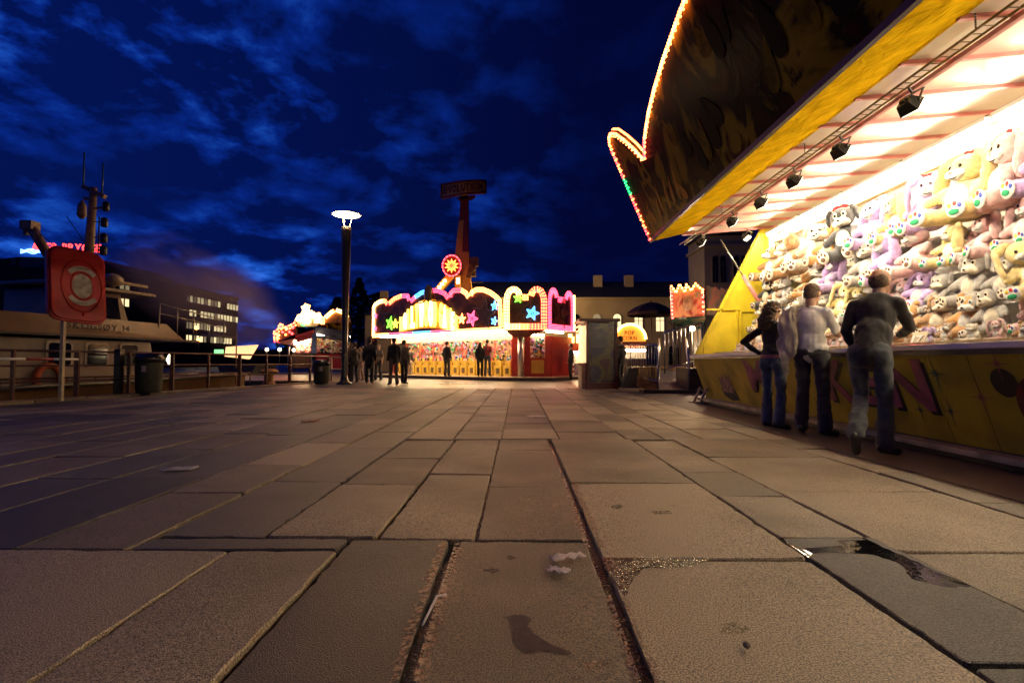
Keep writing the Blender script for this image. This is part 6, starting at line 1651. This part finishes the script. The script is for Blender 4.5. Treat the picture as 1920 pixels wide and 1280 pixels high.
# ride entrance: ramp, platform, barred rails
RY = 14.6
rm = root('ride_entrance', (px(1250, 679, RY).x, RY, 0), 'steel ride entrance ramp with barred handrails left of the yellow booth', 'ramp')
def f(x, y, o_=0): return px(x, y, RY + o_)
M_PLATE = M('tread_plate', (.16, .15, .16), .35, metal=.6, var=.15, bump=.5, bscale=30)
b = MB(); b.prism([f(1232, 733), f(1290, 733), f(1286, 694, 2.6), f(1236, 694, 2.6)], (0, 0, -.05)); b.build('ramp_plate', M_PLATE, rm)
b = MB(); b.box((px(1262, 679, RY + 4).x, RY + 4.4, .35), (3.6, 3.4, .7)); b.build('platform', M('platform_ply', (.20, .11, .04), .6, var=.25), rm)
b = MB(); b.box((px(1262, 679, RY).x, RY - .1, .05), (1.9, .5, .10)); b.build('threshold', M_DSTEEL, rm)
def rails(pa, pb, h, nm, n=9):
    b = MB(); pa = Vector(pa); pb = Vector(pb)
    b.tube([pa + UP * h, pb + UP * h], .026, 8); b.tube([pa + UP * .12, pb + UP * .12], .02, 8)
    for i in range(n + 1):
        q = pa.lerp(pb, i / n); b.tube([q + UP * (0 if i in (0, n) else .12), q + UP * h], .022 if i in (0, n) else .011, 6)
    b.build(nm, M_STEEL, rm)
def gnd(x, y): return Vector((*gp(x, y), 0))
g0 = f(1232, 733); g1 = f(1236, 694, 2.6); h0 = f(1290, 733); h1 = f(1286, 694, 2.6)
rails(g0, g1, 1.05, 'handrail', 8); rails(h0, h1, 1.05, 'handrail', 8)
rails(f(1232, 722, .1), f(1182, 712, 2.2), 1.15, 'barred_fence', 10)
rails(f(1245, 700, 1.2), f(1315, 680, 1.4), 1.25, 'barred_fence', 9)
rails(f(1182, 712, 2.2), f(1165, 708, 4.2), 1.15, 'barred_fence', 6)
b = MB(); b.prism([f(1194, 724), f(1230, 735), f(1230, 720), f(1194, 703)], (0, .06, 0)); b.build('ramp_cheek', M('cheek_ply', (.36, .19, .06), .6, var=.25), rm)
b = MB(); b.prism([f(1165, 727, .6), f(1196, 727, .6), f(1196, 690, .6), f(1178, 690, .6)], (0, .3, 0)); b.build('dark_cover', M_BD, rm)
b = MB(); b.box(f(1210, 735, .3), (.3, .3, .2)); b.tube([f(1210, 738, .2), f(1210, 722, .2)], .05, 8); b.build('jack_foot', M_DSTEEL, rm)
b = MB(); b.prism([f(1290, 738), f(1325, 738), f(1325, 690), f(1290, 690)], (0, 1.2, 0)); b.build('side_panel', M('side_brown', (.10, .06, .03), .6, var=.3), rm)
SGN = 18.0
rs_ = root('ride_sign', (px(1295, 679, SGN).x, SGN, 0), 'zigzag-topped ride sign with red and amber bulbs above the entrance', 'sign')
def f(x, y, o_=0): return px(x, y, SGN + o_)
zg = [f(1260, 596), f(1258, 537), f(1267, 549), f(1273, 533), f(1283, 548), f(1286, 534), f(1295, 545), f(1303, 532), (f(1312, 541)), f(1319, 545), f(1320, 592)]
b = MB(); b.prism(zg, (0, .12, 0)); ds = b.build('picture_board', mural_mat('ride_mural', [(.32, (.05, .015, .01)), (.42, (.30, .05, .04)), (.5, (.50, .24, .12)), (.58, (.45, .14, .08)), (.68, (.10, .03, .03))], 1.9, .3, (1, 1, .7), .1), rs_)
b = MB(); b.sph(f(1290, 567, .0), (.20, .03, .30), 12, 8); b.sph(f(1294, 561, .04), (.34, .03, .42), 12, 8, mi=1); b.build('painted_portrait', [M('portrait_tan', (.45, .22, .12), .5, var=.3, scale=6), M('portrait_hair', (.05, .015, .01), .5)], ds)
b = MB(); b.prism(star_pts(f(1309, 552, -.08), Vector((1, 0, 0)), UP, .2, rot=.3), (0, -.02, 0)); b.build('painted_star', M('star_tan', (.5, .28, .14), .5), ds)
b = MB(); bulb_line(b, [p - Vector((0, .06, 0)) for p in zg[1:-1]], Vector((0, -1, 0)), .11, .042, lambda p, i_: 2 if i_ % 4 else 1, 1); bulb_line(b, [f(1260, 596, -.06), f(1259, 545, -.06)], Vector((0, -1, 0)), .13, .04, lambda p, i_: 0, 1); bulb_line(b, [f(1317, 548, -.06), f(1318, 590, -.06)], Vector((0, -1, 0)), .17, .045, lambda p, i_: 0 if i_ % 3 else 1, 1)
o = b.build('bulb_chain', BM, ds); tag(o, kind='stuff')
sc = [f(1322, 590, .4), f(1320, 545, .4)] + [f(1322 + i * 5.2, 540 - 7 * abs(math.sin(i * 1.25)) + i * .9, .4) for i in range(9)] + [f(1367, 592, .4)]
b = MB(); b.prism(sc, (0, .12, 0)); b.build('scalloped_board', mural_mat('scallop_mural', [(.3, (.12, .09, .07)), (.5, (.22, .17, .13)), (.6, (.42, .16, .12)), (.7, (.2, .15, .12))], 2.0, .25, (1, 1, .6), .3), rs_)
b = MB(); b.prism([f(1258, 600), f(1322, 594), f(1318, 618, .8), f(1270, 612, .8)], (0, .5, 0)); b.build('canopy_underside', mural_mat('under_mural', [(.3, (.02, .05, .05)), (.5, (.04, .12, .10)), (.62, (.3, .16, .08)), (.75, (.05, .06, .12))], 1.6, .2, (1, 1, 1), .4), rs_)
for x in (1264, 1318):
    b = MB(); b.tube([f(x, 600, .5), Vector((f(x, 600, .5).x, SGN + .5, .3))], .06, 8); b.build('post', M_DSTEEL, rs_)
b = MB(); b.prism([f(1322, 594, .4), f(1368, 594, .4), f(1368, 690, .4), f(1322, 690, .4)], (0, 1.5, 0)); b.build('ride_wall', M_BD, rs_)
lampball(1297, 616, 17, .10, (1, .74, .36), 11, 'bright bulb hanging below the ride sign')
PS = 25.0
pr = root('parasol', (px(1221, 679, PS).x, PS, 0), 'large black parasol in front of the cream building', 'parasol')
c = Vector((px(1221, 679, PS).x, PS, 0)); R0 = 45 / F_PX * PS; zt = CAM_H + (679 - 566) / F_PX * PS; zb = CAM_H + (679 - 586) / F_PX * PS
b = MB(); n_ = 8
for i in range(n_):
    a0, a1 = 2 * PI * i / n_, 2 * PI * (i + 1) / n_
    prev = None
    for (k0, zz0) in ((.02, zt), (.35, zt - .09), (.7, zt - .28), (1.0, zb), (1.0, zb - .16)):
        cur = (c + Vector((R0 * k0 * math.cos(a0), R0 * k0 * math.sin(a0), zz0)), c + Vector((R0 * k0 * math.cos(a1), R0 * k0 * math.sin(a1), zz0)))
        if prev: b.add([prev[0], prev[1], cur[1], cur[0]], [(0, 1, 2, 3)])
        prev = cur
b.build('canopy', M('parasol_black', (.012, .012, .015), .7, var=.2), pr)
b = MB(); b.tube([c, c + UP * (zt + .1)], .03, 8); b.build('pole', M('pole_wood', (.12, .07, .04), .5), pr)
b = MB()
for i in range(n_):
    a0 = 2 * PI * i / n_; b.tube([c + UP * (zb - .1), c + Vector((R0 * .95 * math.cos(a0), R0 * .95 * math.sin(a0), zb - .02))], .012, 5)
b.build('rib', M_DSTEEL, pr)
b = MB(); b.lathe(c, [(.35, 0), (.35, .08), (.06, .12)], 14); b.build('base', M_DSTEEL, pr)
# ------------------------------------------------------------------ haze volume put in for the motion blur of passing walkers
sm = MB(); 
b = MB(); b.sph((0, 0, 0), 1, 20, 12)
o = b.build('walker_blur_haze', None if False else M_WHITE)
o.data.materials.clear()
mv = bpy.data.materials.new('walker_blur_haze'); mv.use_nodes = True; t = mv.node_tree; t.nodes.clear()
ov = t.nodes.new('ShaderNodeOutputMaterial'); pv = t.nodes.new('ShaderNodeVolumePrincipled')
pv.inputs['Color'].default_value = (.8, .62, .58, 1); pv.inputs['Anisotropy'].default_value = .2
tcn = t.nodes.new('ShaderNodeTexCoord'); nz = t.nodes.new('ShaderNodeTexNoise'); nz.inputs['Scale'].default_value = 1.5; nz.inputs['Detail'].default_value = 4
ln = t.nodes.new('ShaderNodeVectorMath'); ln.operation = 'LENGTH'
t.links.new(tcn.outputs['Object'], ln.inputs[0]); t.links.new(tcn.outputs['Object'], nz.inputs['Vector'])
fo = t.nodes.new('ShaderNodeMapRange'); fo.inputs[1].default_value = 1.0; fo.inputs[2].default_value = .2; fo.inputs[3].default_value = 0; fo.inputs[4].default_value = 1
t.links.new(ln.outputs['Value'], fo.inputs[0])
mr = t.nodes.new('ShaderNodeMapRange'); mr.inputs[1].default_value = .42; mr.inputs[2].default_value = .68; mr.inputs[4].default_value = 1.1
t.links.new(nz.outputs[0], mr.inputs[0])
mm = t.nodes.new('ShaderNodeMath'); mm.operation = 'MULTIPLY'; t.links.new(fo.outputs[0], mm.inputs[0]); t.links.new(mr.outputs[0], mm.inputs[1])
t.links.new(mm.outputs[0], pv.inputs['Density']); t.links.new(pv.outputs[0], ov.inputs['Volume'])
o.data.materials.append(mv)
o.location = px(370, 545, 22); o.scale = (4.4, 2.2, 2.1); o.rotation_euler = (0, R(28), 0)
tag(o, kind='stuff')

# ------------------------------------------------------------------ added street lamp, unseen behind the corner sign, lights the cream building
src = lp
def copy_tree(o, parent=None):
    c_ = o.copy(); COL.objects.link(c_)
    if parent is not None: c_.parent = parent
    for ch in o.children: copy_tree(ch, c_)
    return c_
added_lamp = copy_tree(src); added_lamp.location = (px(964, 679, 46).x, 46, 0)
added_lamp['label'] = 'added street lamp unseen behind the arcade corner sign, lighting the cream building'
for ch in added_lamp.children:
    if ch.type == 'LIGHT':
        ch.data = ch.data.copy(); ch.data.energy = 3200; ch.data.color = (1, .66, .34)
lp['group'] = 'street lamps in the square'; added_lamp['group'] = 'street lamps in the square'
